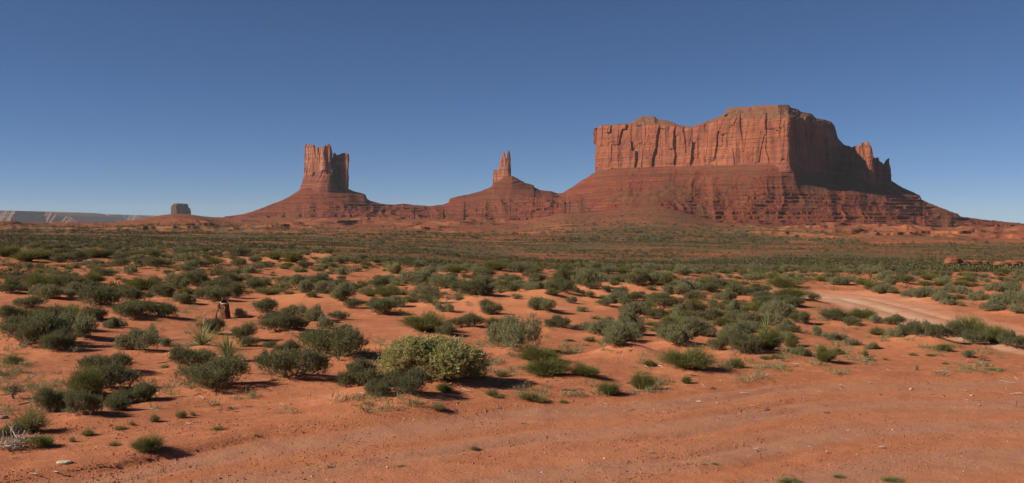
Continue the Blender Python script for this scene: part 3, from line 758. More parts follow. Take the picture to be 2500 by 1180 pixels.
cliff(mesa, box_loop(2134, 2154, 3440, 24, 8), lambda p: p * 0 + 3440, d_, prof([(2080, 458), (2180, 462)]), ([(2137, 3440), (2151, 3440)],), None, N=260, rows=90, caprows=10, mat=MESA, big=3, flute=3, slab=3, flare=5, lean=2,
      low=0.1, seed=240, wall="pinnacle", cap="pinnacle_top")
d_ = prof([(2154, 410), (2158, 400), (2162, 393), (2165, 389), (2168.5, 387.5), (2170, 393), (2172, 402), (2175, 412), (2177, 424)])
cliff(mesa, box_loop(2154, 2177, 3450, 30, 14), lambda p: p * 0 + 3450, d_, prof([(2080, 462), (2180, 466)]), ([(2159, 3450), (2173, 3450)],), None, N=320, rows=100, caprows=10, mat=MESA, big=3, flute=3, slab=4, flare=2, lean=0,
      low=0.1, seed=250, wall="horn", cap="horn_top")
talus(1384, 2720, mesa, 0.9)

# --- the twin-towered butte
butte = thing("castle_butte", "castle-like red butte with broad lit block and narrower tower beside it", "butte")
by = 4290
c1 = prof([(730, 372), (740, 366), (742, 354), (745, 352), (755, 353), (757, 358), (763, 356), (769, 357), (772, 362), (779, 364), (782, 366), (786, 363), (791, 361), (796, 357), (803, 355), (808, 358), (810, 366), (812, 380), (816, 392)])
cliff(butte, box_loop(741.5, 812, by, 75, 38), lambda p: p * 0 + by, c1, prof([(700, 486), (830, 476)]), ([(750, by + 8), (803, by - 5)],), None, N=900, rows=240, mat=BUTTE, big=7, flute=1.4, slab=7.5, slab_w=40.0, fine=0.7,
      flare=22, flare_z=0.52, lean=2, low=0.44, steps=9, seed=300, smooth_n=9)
c2 = prof([(812, 378), (815, 373), (818, 372), (820, 374), (822, 384)])
cliff(butte, box_loop(811.5, 821.5, by + 40, 26), lambda p: p * 0 + by, c2, prof([(800, 475), (830, 475)]), ([(814, by + 40), (819, by + 40)],), None, N=240, rows=120, caprows=10, mat=BUTTE, big=2, flute=2.5, slab=2,
      flare=4, lean=1, low=0.2, seed=320, wall="pinnacle", cap="pinnacle_top")
c3 = prof([(820, 386), (823, 379), (828, 378), (835, 376), (842, 377), (848, 378), (851, 382), (854, 392)])
cliff(butte, box_loop(820.5, 851.5, by - 6, 50, 42), lambda p: p * 0 + by, c3, prof([(800, 480), (870, 474)]), ([(826, by), (847, by - 5)],), None, N=520, rows=180, caprows=14, mat=BUTTE, big=4, flute=5, slab=5, slab_w=30.0,
      flare=-6, flare_z=0.8, lean=0, low=0.12, seed=340, wall="tower", cap="tower_top")
talus(540, 1076, butte, 0.9, 0.45)

# --- the forked spire
spire = thing("forked_spire", "slim forked rock spire rising from a red stepped cone", "rock spire")
sy_ = 4290
s1 = prof([(1198, 436), (1203, 428), (1204, 417), (1207, 415), (1213, 415), (1216, 416), (1218, 412), (1220, 402), (1222, 392), (1223.5, 383), (1225.5, 379), (1226.5, 372), (1229, 370.5), (1231, 373), (1232.5, 381), (1235, 387),
           (1236, 384), (1238.5, 381), (1239.5, 375), (1238.8, 371), (1241, 369.5), (1244, 369), (1245.2, 374), (1246, 392), (1247.5, 408), (1249, 424), (1254, 434)])
s1 = prof([(1198, 436), (1203, 428), (1204, 417), (1207, 415), (1213, 415), (1216, 416), (1218, 412), (1220, 402), (1222, 392), (1223.5, 383), (1225.5, 379), (1226.5, 372), (1229, 370.5), (1231, 373), (1232.5, 381), (1235, 387),
           (1236, 384), (1238.5, 381), (1239.3, 372), (1241, 369.5), (1244, 369), (1245.2, 374), (1246, 392), (1247.5, 408), (1249, 424), (1254, 434)])
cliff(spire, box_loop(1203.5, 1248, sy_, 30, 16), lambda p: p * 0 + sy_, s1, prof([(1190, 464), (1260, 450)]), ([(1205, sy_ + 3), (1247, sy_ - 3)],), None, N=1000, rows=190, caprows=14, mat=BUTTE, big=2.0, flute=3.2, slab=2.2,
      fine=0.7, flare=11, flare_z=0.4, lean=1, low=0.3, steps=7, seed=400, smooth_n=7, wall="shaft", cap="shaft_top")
talus(1076, 1384, spire, 0.9, 0.35)

# --- small far butte and the hazy plateau edges
fb = thing("distant_butte", "small dark blocky butte far off beyond a low red hill", "butte")
fy = 7600
f1_ = prof([(414, 506), (418, 503), (421, 501), (422, 499), (424, 497.5), (440, 497.5), (457, 498.5), (459.5, 500), (460.5, 507), (465, 508.5), (467, 511), (469, 518)])
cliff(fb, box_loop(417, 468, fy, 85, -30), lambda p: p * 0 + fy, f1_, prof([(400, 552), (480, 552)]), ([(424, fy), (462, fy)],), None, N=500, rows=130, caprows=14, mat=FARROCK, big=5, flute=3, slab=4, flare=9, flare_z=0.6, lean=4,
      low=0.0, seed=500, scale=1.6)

def plateau(label, pts, yd, depth, zig, seed, waves, umin, step=1.2):
    """a long cliffed plateau edge: sky line pts (px, row), distance yd, headlands cut zig metres deep"""
    o = thing("distant_plateau", label, "plateau")
    pr = prof(pts); u = np.arange(umin, pts[-1][0], step); um = (u - CX) / F * yd
    rows = 70; v = np.linspace(0, 1, rows)[:, None]
    ztop = py2z(pr(u), yd)[None, :]; zb = -60.0
    head = ridged(um / waves, um * 0 + seed, 3, seed) ** 1.5
    off = zig * (head - 0.6) + 0.12 * zig * fbm(um / (waves * 0.15), um * 0, 3, seed + 3)
    prof_v = np.where(v < 0.45, 1 - v / 0.45 * 0.75, 0.25 - 0.25 * (v - 0.45) / 0.55)     # talus foot, then wall
    Y = yd - off[None, :] - prof_v * depth * 0.35 + 20 * fbm(um[None, :] / 120, v * 6, 4, seed + 5)
    z = zb + (ztop - zb) * v
    led = 0.5 * (sstep(0.6, 0.66, v) + sstep(0.8, 0.86, v))
    Y = Y + led * 60
    Yb = np.stack([Y[-1] + depth * 0.4, Y[-1] * 0 + yd + depth * 2.2]); zbk = np.stack([ztop[0] , ztop[0] ])
    Ya = np.vstack([Y, Yb]); Za = np.vstack([z + 0 * u[None, :], zbk]); Xa = (u[None, :] - CX) / F * yd + 0 * Ya
    n = Xa.size
    me = make_mesh("cliff_face", np.stack([Xa, Ya, Za], -1).reshape(-1, 3), grid_quads(rows + 2, len(u)), attrs={"low": np.clip(1.2 - np.vstack([v + 0 * u[None, :], np.ones((2, len(u)))]) / 0.42, 0, 1).ravel(), "capm": np.zeros(n)}, mats=[FARROCK])
    obj("cliff_face", me, o)
    bz = np.stack([np.stack([Xa[-1], Ya[-1], Za[-1]], -1), np.stack([Xa[-1], Ya[-1] + 50, Za[-1] * 0 - 60], -1)])
    obj("rear_slope", make_mesh("rear_slope", bz.reshape(-1, 3), grid_quads(2, len(u)), attrs={"low": np.ones(2 * len(u)), "capm": np.zeros(2 * len(u))}, mats=[FARROCK]), o)
    return o
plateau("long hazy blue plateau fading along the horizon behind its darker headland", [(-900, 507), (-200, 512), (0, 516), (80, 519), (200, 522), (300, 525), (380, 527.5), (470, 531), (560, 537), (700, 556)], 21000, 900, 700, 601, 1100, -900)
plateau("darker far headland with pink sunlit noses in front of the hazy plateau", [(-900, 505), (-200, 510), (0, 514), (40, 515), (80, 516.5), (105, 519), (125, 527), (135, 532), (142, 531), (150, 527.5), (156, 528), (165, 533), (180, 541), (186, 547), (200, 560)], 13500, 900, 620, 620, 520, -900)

# --- ledge outcrops on the plain
def outcrop(label, lumps, pyb, seed):
    """a line of weathered, undercut rounded blocks fused into one ledge: (px, width px, height px)"""
    X0, Y0, z0 = place(sum(l[0] for l in lumps) / len(lumps), pyb); s = Y0 / F
    o = thing("rock_outcrop", label, "rock outcrop")
    for i, (px, w, h) in enumerate(lumps):
        uu = np.linspace(0, 2 * np.pi, 72, endpoint=False)[None, :]; v = np.linspace(-0.22, 1, 40)[:, None]
        cx = (px - CX) * s; a = w * s * 0.5; H = h * s
        prof_r = np.where(v < 0.35, 0.74 + 0.26 * sstep(0.05, 0.35, v), np.sqrt(np.clip(1 - ((v - 0.35) / 0.66) ** 2.6, 0, 1)))
        lump = 1 + 0.13 * vnoise2(np.cos(uu) * 2 + seed + i, np.sin(uu) * 2 + v * 0.8, seed) + 0.05 * fbm(uu * 4, v * 9, 3, seed + 2) + 0.035 * np.sign(np.sin(v * 21 + 2 * np.sin(uu)))
        r = prof_r * lump
        P = np.stack([cx + a * r * np.cos(uu), Y0 + 2.2 + i * 0.35 + a * 0.75 * r * np.sin(uu), z0 + H * (v + 0 * uu) + 0.08 * H * fbm(np.cos(uu) * 3 + v * 0, np.sin(uu) * 3, 3, seed + 4)], -1).reshape(-1, 3)
        obj("ledge_block", make_mesh("ledge_block", P, grid_quads(40, 72, wrap=True), smooth=True, mats=[LEDGE]), o)
    return o
outcrop("rounded red rock ledge with a domed end and dark undercut, on the plain", [(2336, 44, 24), (2362, 40, 15), (2390, 44, 16), (2414, 34, 14)], 651, 701)
outcrop("low flat red rock slab at the picture's edge, past the domed ledge", [(2458, 44, 13), (2486, 50, 16), (2520, 40, 15)], 651, 711)

# ------------------------------------------------------------------ plant materials
def leaf_mat(name, a, b_, c, trans=0.2):
    b = NB(name)
    t = b.attr("tone")
    col = b.mix(b.ramp(t, [(0.0, 0), (0.6, 1)]), a, b_)
    col = b.mix(b.ramp(t, [(0.82, 0), (0.95, 1)]), col, c)
    r = b.objrand()
    col = b.mix(b.math('MULTIPLY', r, 0.55), col, b.mix(0.55, col, (0.24, 0.225, 0.085)))
    return b.leaf(col, trans)
LEAF = {
    "D": leaf_mat("dark_leaf", (0.095, 0.104, 0.048), (0.165, 0.170, 0.084), (0.27, 0.22, 0.145), 0.3),
    "G": leaf_mat("sage_leaf", (0.165, 0.182, 0.090), (0.265, 0.270, 0.140), (0.36, 0.30, 0.20), 0.3),
    "E": leaf_mat("broom_leaf", (0.105, 0.120, 0.036), (0.195, 0.190, 0.064), (0.32, 0.245, 0.12), 0.3),
    "B": leaf_mat("bright_leaf", (0.115, 0.155, 0.035), (0.19, 0.235, 0.06), (0.25, 0.24, 0.10), 0.3),
    "P": leaf_mat("rabbitbrush_leaf", (0.25, 0.25, 0.085), (0.40, 0.37, 0.145), (0.52, 0.42, 0.23), 0.3),
    "T": leaf_mat("grass_blade", (0.17, 0.17, 0.06), (0.28, 0.24, 0.105), (0.42, 0.32, 0.17), 0.3),
    "Y": leaf_mat("yucca_blade", (0.17, 0.20, 0.075), (0.30, 0.30, 0.125), (0.47, 0.40, 0.23), 0.15),
}
def plain(name, c1, c2, scale=20, rough=0.9):
    b = NB(name); p = b.pos()
    return b.surface(b.mix(b.ramp(b.noise(p, scale, 4, 0.65), [(0.4, 0), (0.6, 1)]), c1, c2), rough, None, 0.1)
STEM = plain("grey_bark", (0.16, 0.125, 0.095), (0.29, 0.235, 0.185))
DEADWOOD = plain("bleached_wood", (0.36, 0.29, 0.23), (0.55, 0.46, 0.37))
DRYLEAF = plain("dry_straw", (0.33, 0.24, 0.13), (0.48, 0.37, 0.22))
FLOWER = plain("straw_flowers", (0.42, 0.33, 0.19), (0.56, 0.46, 0.28))

# ------------------------------------------------------------------ plant geometry (unit width 1, base at the origin)
def rdir(n, r):
    v = r.normal(size=(n, 3)); return nrm(v)

def leaf_quads(p, d, L, W, r):
    side = nrm(np.cross(d, rdir(len(p), r)))
    L = L[:, None]; W = W[:, None]
    V = np.stack([p, p + d * L * 0.5 + side * W * 0.5, p + d * L, p + d * L * 0.5 - side * W * 0.5], 1).reshape(-1, 3)
    return V, np.arange(len(p) * 4).reshape(-1, 4)

def tubes(paths, radii, sides=3):
    """paths: n x k x 3; radii: n x k"""
    n, k, _ = paths.shape
    tang = nrm(np.gradient(paths, axis=1))
    ref = np.where(np.abs(tang[..., 2:3]) > 0.9, np.array([1.0, 0, 0]), np.array([0, 0, 1.0]))
    a = nrm(np.cross(tang, ref)); c = np.cross(tang, a)
    th = np.arange(sides) * 2 * np.pi / sides
    V = paths[:, :, None, :] + radii[:, :, None, None] * (np.cos(th)[None, None, :, None] * a[:, :, None, :] + np.sin(th)[None, None, :, None] * c[:, :, None, :])
    base = (np.arange(n) * k * sides)[:, None, None]
    i = (np.arange(k - 1) * sides)[None, :, None]; s = np.arange(sides)[None, None, :]; s2 = (s + 1) % sides
    q = np.stack([base + i + s, base + i + s2, base + i + sides + s2, base + i + sides + s], -1).reshape(-1, 4)
    return V.reshape(-1, 3), q

def bend_path(a, b, k, r, wob):
    t = np.linspace(0, 1, k)[None, :, None]
    P = a[:, None, :] * (1 - t) + b[:, None, :] * t
    P = P + r.normal(size=P.shape) * wob * np.sin(np.pi * t)
    return P

def shrub_geo(seed, sprigs, leaves, kind):
    r = np.random.default_rng(seed)
    nl = r.integers(13, 20)
    ang = r.uniform(0, 2 * np.pi, nl); rad = 0.42 * np.sqrt(r.random(nl)); rad[0] = 0.05; side = r.uniform(0, 6.28)
    lz = (0.05 + 0.27 * r.random(nl)) * (1.05 - 0.9 * rad) * (1 + 0.35 * np.cos(ang - side) * rad / 0.4); lr = r.uniform(0.07, 0.19, nl)
    if kind == "P": lr = r.uniform(0.15, 0.22, nl); rad = rad * 0.72; lz = 0.12 + 0.20 * r.random(nl)
    C = np.stack([np.cos(ang) * rad, np.sin(ang) * rad, lz], 1)
    li = r.choice(nl, sprigs, p=lr ** 2 / np.sum(lr ** 2))
    d = rdir(sprigs, r); d[:, 2] = d[:, 2] * 0.9 + 0.18; d = nrm(d)
    f = r.uniform(0.45, 1.0, sprigs) ** 0.6
    p = C[li] + d * (lr[li] * f)[:, None]
    p[:, 2] = np.abs(p[:, 2] - 0.02) + 0.02; p += r.normal(size=p.shape) * 0.012
    if kind == "D":      # the foot is open: bare stems show below the leafy crown
        low = (p[:, 2] < 0.13) & (r.random(sprigs) < 0.6); p[low, 2] += 0.13
    sd = nrm(d * 0.5 + np.array([0, 0, 0.6]) + 0.40 * rdir(sprigs, r))
    sl = r.uniform(0.05, 0.15, sprigs) if kind == "D" else r.uniform(0.05, 0.11, sprigs)
    st = r.uniform(0, 0.84, sprigs) ** 1.0
    grey = r.random(sprigs) < (0.12 if kind == "D" else 0.22)
    st[grey] = r.uniform(0.9, 1.0, grey.sum())
    idx = np.repeat(np.arange(sprigs), leaves); m = len(idx)
    q = r.random(m)
    pp = p[idx] + sd[idx] * (sl[idx] * q)[:, None]
    ld = nrm(sd[idx] * 0.55 + 0.75 * rdir(m, r) + np.array([0, 0, 0.15]))
    LL = r.uniform(0.016, 0.042, m) * (1.0 if leaves > 10 else 1.5); WW = r.uniform(0.0050, 0.0090, m) * (1.0 if leaves > 10 else 1.7)
    V, Qd = leaf_quads(pp, ld, LL, WW, r)
    tone = np.clip(st[idx] + r.normal(size=m) * 0.05, 0, 1)
    # wood: main limbs to the lobes, twigs from lobes to sprigs
    b0 = r.normal(size=(nl, 3)) * np.array([0.035, 0.035, 0]); 
    W1, Q1 = tubes(bend_path(b0 - np.array([0, 0, 0.05]), C, 5, r, 0.02), np.linspace(0.014, 0.006, 5)[None, :] * np.ones((nl, 1)))
    k = min(sprigs, 110); sel = r.choice(sprigs, k, replace=False)
    W2, Q2 = tubes(bend_path(C[li[sel]] - np.array([0, 0, 0.05]), p[sel] + sd[sel] * (sl[sel] * np.where(np.arange(k) % 4 == 0, 1.7, 0.9))[:, None], 4, r, 0.012), np.linspace(0.0055, 0.0025, 4)[None, :] * np.ones((k, 1)))
    global LAST_TIPS
    LAST_TIPS = p + sd * sl[:, None]
    return (V, Qd, np.repeat(tone, 4)), (np.vstack([W1, W2]), np.vstack([Q1, Q2 + len(W1)]))

def blades_geo(seed, n, h=0.55, base=0.12, spread=0.42, width=0.006, droop=0.05, twig=2, tip_tone=0.0, dead=0.12, upright=1.0):
    """many fine upright stems fanning from a base, each a bent two-piece blade with side twigs"""
    r = np.random.default_rng(seed)
    a = r.uniform(0, 2 * np.pi, n); q = np.sqrt(r.random(n))
    root = np.stack([np.cos(a) * base * q, np.sin(a) * base * q, np.zeros(n)], 1)
    lump = 0.82 + 0.36 * vnoise2(np.cos(a) * 2.2 * q + seed, np.sin(a) * 2.2 * q, seed) + 0.12 * r.normal(size=n)
    a2 = a + r.normal(size=n) * 0.35
    out = spread * q * lump * r.uniform(0.75, 1.1, n)
    hh = h * lump * np.sqrt(np.clip(1.05 - (q * 0.92) ** 2 / upright, 0.08, 1)) * r.uniform(0.72, 1.05, n)
    tip = np.stack([np.cos(a2) * (base * q + out), np.sin(a2) * (base * q + out), hh], 1)
    mid = root * 0.5 + tip * 0.5 + np.stack([-np.cos(a2) * out * 0.12, -np.sin(a2) * out * 0.12, hh * 0.10], 1) + r.normal(size=(n, 3)) * 0.012
    tip[:, 2] -= droop * q
    vs, qs, ts = [], [], []; off = 0
    side = nrm(np.cross(tip - root, rdir(n, r)))
    w = width * r.uniform(0.7, 1.3, n)[:, None]
    tone = r.uniform(0, 0.82, n); dd = r.random(n) < dead; tone[dd] = r.uniform(0.9, 1, dd.sum())
    V = np.stack([root - side * w * .5, root + side * w * .5, mid + side * w * .5, mid - side * w * .5, tip + side * w * .15, tip - side * w * .15], 1).reshape(-1, 3)
    i = np.arange(n)[:, None] * 6
    Qd = np.concatenate([i + np.array([0, 1, 2, 3]), i + np.array([3, 2, 4, 5])])
    vs.append(V); qs.append(Qd); ts.append(np.repeat(tone, 6)); off = len(V)
    if twig:
        m = n * twig; j = np.repeat(np.arange(n), twig); u = r.uniform(0.1, 1.0, m)[:, None]
        p = mid[j] * (1 - u) + tip[j] * u
        d = nrm(nrm(tip[j] - mid[j]) + 0.75 * rdir(m, r) + np.array([0, 0, 0.25]))
        V2, Q2 = leaf_quads(p, d, r.uniform(0.05, 0.15, m), np.full(m, width * 0.95), r)
        vs.append(V2); qs.append(Q2 + off); ts.append(np.repeat(np.clip(tone[j] + tip_tone * (r.random(m) < 0.5), 0, 1), 4))
    return np.vstack(vs), np.vstack(qs), np.concatenate(ts), tip

def stems_geo(seed, n, spread, h):
    r = np.random.default_rng(seed + 50)
    a = r.uniform(0, 2 * np.pi, n); q = np.sqrt(r.random(n))
    b = np.stack([np.cos(a) * 0.05 * q, np.sin(a) * 0.05 * q, np.full(n, -0.05)], 1)
    t = np.stack([np.cos(a) * spread * q, np.sin(a) * spread * q, h * (1 - 0.5 * q)], 1)
    return tubes(bend_path(b, t, 5, r, 0.015), np.linspace(0.009, 0.003, 5)[None, :] * np.ones((n, 1)))

proto = {}
def add_proto(k, lod, fol, wood, extra=None):
    V, Qd, tone = fol
    mf = make_mesh("foliage", V, Qd, attrs={"tone": tone}, mats=[LEAF[k]])
    mw = make_mesh("stems", wood[0], wood[1], mats=[STEM], smooth=True) if wood is not None else None
    if wood is not None:
        VV = np.vstack([V, wood[0]]); QQ = np.vstack([Qd, wood[1] + len(V)])
        both = make_mesh("shrub", VV, QQ, attrs={"tone": np.concatenate([tone, np.zeros(len(wood[0]))])}, mats=[LEAF[k], STEM], mat_idx=np.r_[np.zeros(len(Qd), int), np.ones(len(wood[1]), int)])
    else: both = mf
    ext = V[:, 2].max() * 0.96; wid = np.percentile(np.hypot(V[:, 0], V[:, 1]), 95) * 2
    proto.setdefault((k, lod), []).append(dict(fol=mf, wood=mw, both=both, h=ext, w=wid, extra=extra))

for sd in range(9):
    add_proto("D", 0, *shrub_geo(1000 + sd, 1500, 20, "D")); add_proto("G", 0, *shrub_geo(1100 + sd, 1600, 20, "G"))
for sd in range(5):
    add_proto("D", 1, *shrub_geo(1200 + sd, 700, 10, "D")); add_proto("G", 1, *shrub_geo(1300 + sd, 700, 10, "G"))
for sd in range(4):
    g = blades_geo(1400 + sd, 1900, 0.60, 0.16, 0.40, 0.0055, 0.05, 3, dead=0.10); add_proto("E", 0, g[:3], stems_geo(sd, 30, 0.3, 0.3))
    g = blades_geo(1500 + sd, 650, 0.60, 0.16, 0.40, 0.011, 0.05, 3, dead=0.12); add_proto("E", 1, g[:3], stems_geo(sd, 14, 0.3, 0.3))
    g = blades_geo(1600 + sd, 800, 0.62, 0.10, 0.36, 0.009, 0.06, 2, dead=0.2); add_proto("T", 0, g[:3], None)
    g = blades_geo(1700 + sd, 260, 0.62, 0.10, 0.36, 0.016, 0.06, 2, dead=0.2); add_proto("T", 1, g[:3], None)
for sd in range(2):
    add_proto("B", 0, *shrub_geo(1800 + sd, 1300, 14, "D"))
for sd in range(2):
    (V, Qd, tone), pw = shrub_geo(1900 + sd, 3400, 22, "P"); tip = LAST_TIPS
    r = np.random.default_rng(88 + sd)
    # straw flower heads in clusters on the tips
    cl = np.sin(tip[:, 0] * 9 + sd) * np.cos(tip[:, 1] * 8) + 0.5 * r.normal(size=len(tip))
    sel = np.where(cl > 0.95)[0][:420]; m = len(sel) * 7; j = np.repeat(sel, 7)
    p = tip[j] + r.normal(size=(m, 3)) * 0.012
    FV, FQ = leaf_quads(p, rdir(m, r), r.uniform(0.010, 0.020, m), r.uniform(0.006, 0.012, m), r)
    add_proto("P", 0, (V, Qd, tone), pw, extra=make_mesh("flower_heads", FV, FQ, mats=[FLOWER]))

# ------------------------------------------------------------------ labels: what a plant is, how big, and where it stands in its row below the skyline
COLS = [(100, "below the hazy plateau's tall end"), (200, "below the far headland's pink nose"), (330, "below the hazy plateau's low end"), (420, "below the hill beside the distant butte"), (500, "below the small distant butte"),
        (610, "below the skyline past the distant butte"), (735, "below the twin-towered butte's long slope"), (860, "below the twin-towered butte"), (960, "below the ledge past the twin-towered butte"),
        (1080, "below the lowest saddle of the skyline"), (1190, "below the ramp before the spire"), (1270, "below the forked spire"), (1380, "below the gap between spire and mesa"), (1450, "below the mesa's outer talus"),
        (1540, "below the mesa's sheer outer corner"), (1640, "below the mesa's small hump"), (1720, "below the dip in the mesa's top"), (1830, "below the mesa's rising shoulder"), (1945, "below the mesa's flat summit"),
        (2060, "below the mesa's black shadow"), (2180, "below the mesa's knobbly end towers"), (2340, "below the mesa's long falling slope"), (9999, "below the mesa's lowest slope")]
ORD = "nearest second third fourth fifth sixth seventh eighth ninth tenth eleventh twelfth thirteenth fourteenth fifteenth".split()
KN = {"D": ("desert_shrub", "dark green shrub", "shrub"), "G": ("sage_shrub", "grey-green shrub", "shrub"), "E": ("broom_shrub", "feathery green bush", "bush"), "B": ("leafy_shrub", "bright leaf-green shrub", "shrub"),
      "P": ("rabbitbrush", "pale straw-tipped rabbitbrush", "bush"), "T": ("grass_tuft", "olive grass tuft", "grass tuft")}
GROUPS = {"D": "dark shrubs on the sandy flat", "G": "grey-green shrubs on the sandy flat", "E": "feathery broom bushes on the sandy flat", "B": "bright green shrubs on the flat", "P": "rabbitbrush on the flat", "T": "grass tufts on the sandy flat"}
by_cell = {}
for p in plants:
    c = next(i for i, q in enumerate(COLS) if p["px"] < q[0]); p["cell"] = c
    by_cell.setdefault((p["k"], c), []).append(p)
for (k, c), lst in by_cell.items():
    lst.sort(key=lambda p: -p["py"])
    for i, p in enumerate(lst):
        asp = p["h"] / max(p["w"], 0.01)
        size = "tiny" if p["w"] < 0.5 else ("small" if p["w"] < 1.1 else ("broad" if p["w"] > 2.3 else ("tall" if asp > 0.75 else "rounded")))
        o_ = ("nearest" if i == 0 else ORD[i] + " nearest") if i < len(ORD) else None
        if len(lst) == 1: p["label"] = f"{size} {KN[k][1]}, the only one {COLS[c][1]}"
        elif o_: p["label"] = f"{size} {KN[k][1]}, {o_} of its kind {COLS[c][1]}"
        else:
            p["label"] = f"small far {KN[k][1]} in the dense belt {COLS[c][1]}"; p["grp"] = f"far {KN[k][1]}s {COLS[c][1]}"
SPECIAL = {("P", 1052): "big pale straw-tipped rabbitbrush near the road, broadest pale bush", ("D", 510): "round dark shrub at the sandy road edge in front of the two yuccas",
           ("G", 1250): "tall silvery grey shrub standing alone behind the green broom bushes", ("E", 1690): "large rounded olive broom bush casting a black shadow at the road edge",
           ("E", 1335): "olive broom bush in front of a greener twin, beside the big rabbitbrush", ("D", 350): "long low dark shrub behind the yuccas, with a black shadow beneath",
           ("E", 2385): "tall feathery green bush overlapping the pale dirt track", ("B", 160): "bright lime-green bush top standing behind big dark shrubs",
           ("E", 40): "long green feathery thicket on the far rise, cut by the picture's edge", ("D", 705): "dark spiky shrub between two other dark shrubs, near the road",
           ("D", 825): "wide dark shrub mound behind the big pale rabbitbrush", ("E", 350): "small green broom bush standing at the bottom road edge by itself"}
done_sp = set()
for p in plants:
    key = (p["k"], p["px"])
    if key in SPECIAL and key not in done_sp and p["wp"] > 60: p["label"] = SPECIAL[key]; p.pop("grp", None); done_sp.add(key)

for i, p in enumerate(plants):
    k = p["k"]; near = p["wp"] > 50 and p["py"] > 690
    if k == "T": near = p["wp"] > 24 and p["py"] > 800
    pool = proto[(k, 0 if (near or (k, 1) not in proto or p["wp"] > 70) else 1)]
    g = pool[int(rng.integers(len(pool)))]
    sw = p["w"] / g["w"] * 1.05; sh = p["h"] / g["h"]
    z = ground_z(p["x"], p["y"])
    sc = (sw, sw * rng.uniform(0.8, 1.0), sh); loc = (p["x"], p["y"], z - 0.02); rz = rng.uniform(0, 6.28)
    if k in "DG" and p["wp"] > 40: rz = rng.uniform(-0.5, 0.5) + (math.pi if rng.random() < 0.5 else 0)
    name, _, cat = KN[k]
    if near and g["wood"] is not None:
        root = obj(name, None, loc=loc, rotz=rz, scale=sc)
        obj("foliage", g["fol"], root); obj("stems", g["wood"], root)
        if g["extra"] is not None: obj("flower_heads", g["extra"], root)
    else:
        root = obj(name, g["both"], loc=loc, rotz=rz, scale=sc)
    tag(root, p["label"], cat, p.get("grp", GROUPS[k]))

# ------------------------------------------------------------------ yuccas
YLAB = ["tall yucca with a white dead flower stalk, straw leaves at its foot", "upright narrow yucca clump beside the taller yucca", "short spiky yucca behind a low grey shrub, beside the long dark shrub", "thin pale yucca between dark shrubs below the saddle",
        "spiky yellow-green yucca among grey shrubs below the mesa's hump", "green spiky yucca crowning a broom bush below the mesa's summit", "pale yucca fringe behind the large dark shrub, far", "yellowish yucca among shrubs beside the pale track", "far green yucca at the edge of the flat below the mesa"]
def yucca_geo(seed, n, L, tight):
    r = np.random.default_rng(seed)
    a = r.uniform(0, 2 * np.pi, n); el = np.arccos(np.clip(1 - r.random(n) ** tight, 0, 1)) * 0.98   # angle from vertical
    d = np.stack([np.sin(el) * np.cos(a), np.sin(el) * np.sin(a), np.cos(el)], 1)
    ln = L * r.uniform(0.7, 1.05, n); root = d * 0.03 + np.array([0, 0, 0.10])
    sag = np.array([0, 0, -1.0]) * (ln * 0.18 * np.sin(el) * r.uniform(0.2, 1.6, n))[:, None]
    p0 = root; p1 = root + d * (ln * 0.45)[:, None]; p2 = root + d * ln[:, None] + sag
    side = nrm(np.cross(d, np.array([0, 0, 1.0]) + 0.3 * rdir(n, r))); w = r.uniform(0.010, 0.018, n)[:, None] * L / 0.8
    V = np.stack([p0 - side * w * .5, p0 + side * w * .5, p1 + side * w * .5, p1 - side * w * .5, p2 + side * w * .08, p2 - side * w * .08], 1).reshape(-1, 3)
    i = np.arange(n)[:, None] * 6
    tone = r.uniform(0.05, 0.8, n); tone[el > 1.2] = r.uniform(0.86, 1, (el > 1.2).sum())
    return V, np.concatenate([i + np.array([0, 1, 2, 3]), i + np.array([3, 2, 4, 5])]), np.repeat(tone, 6)
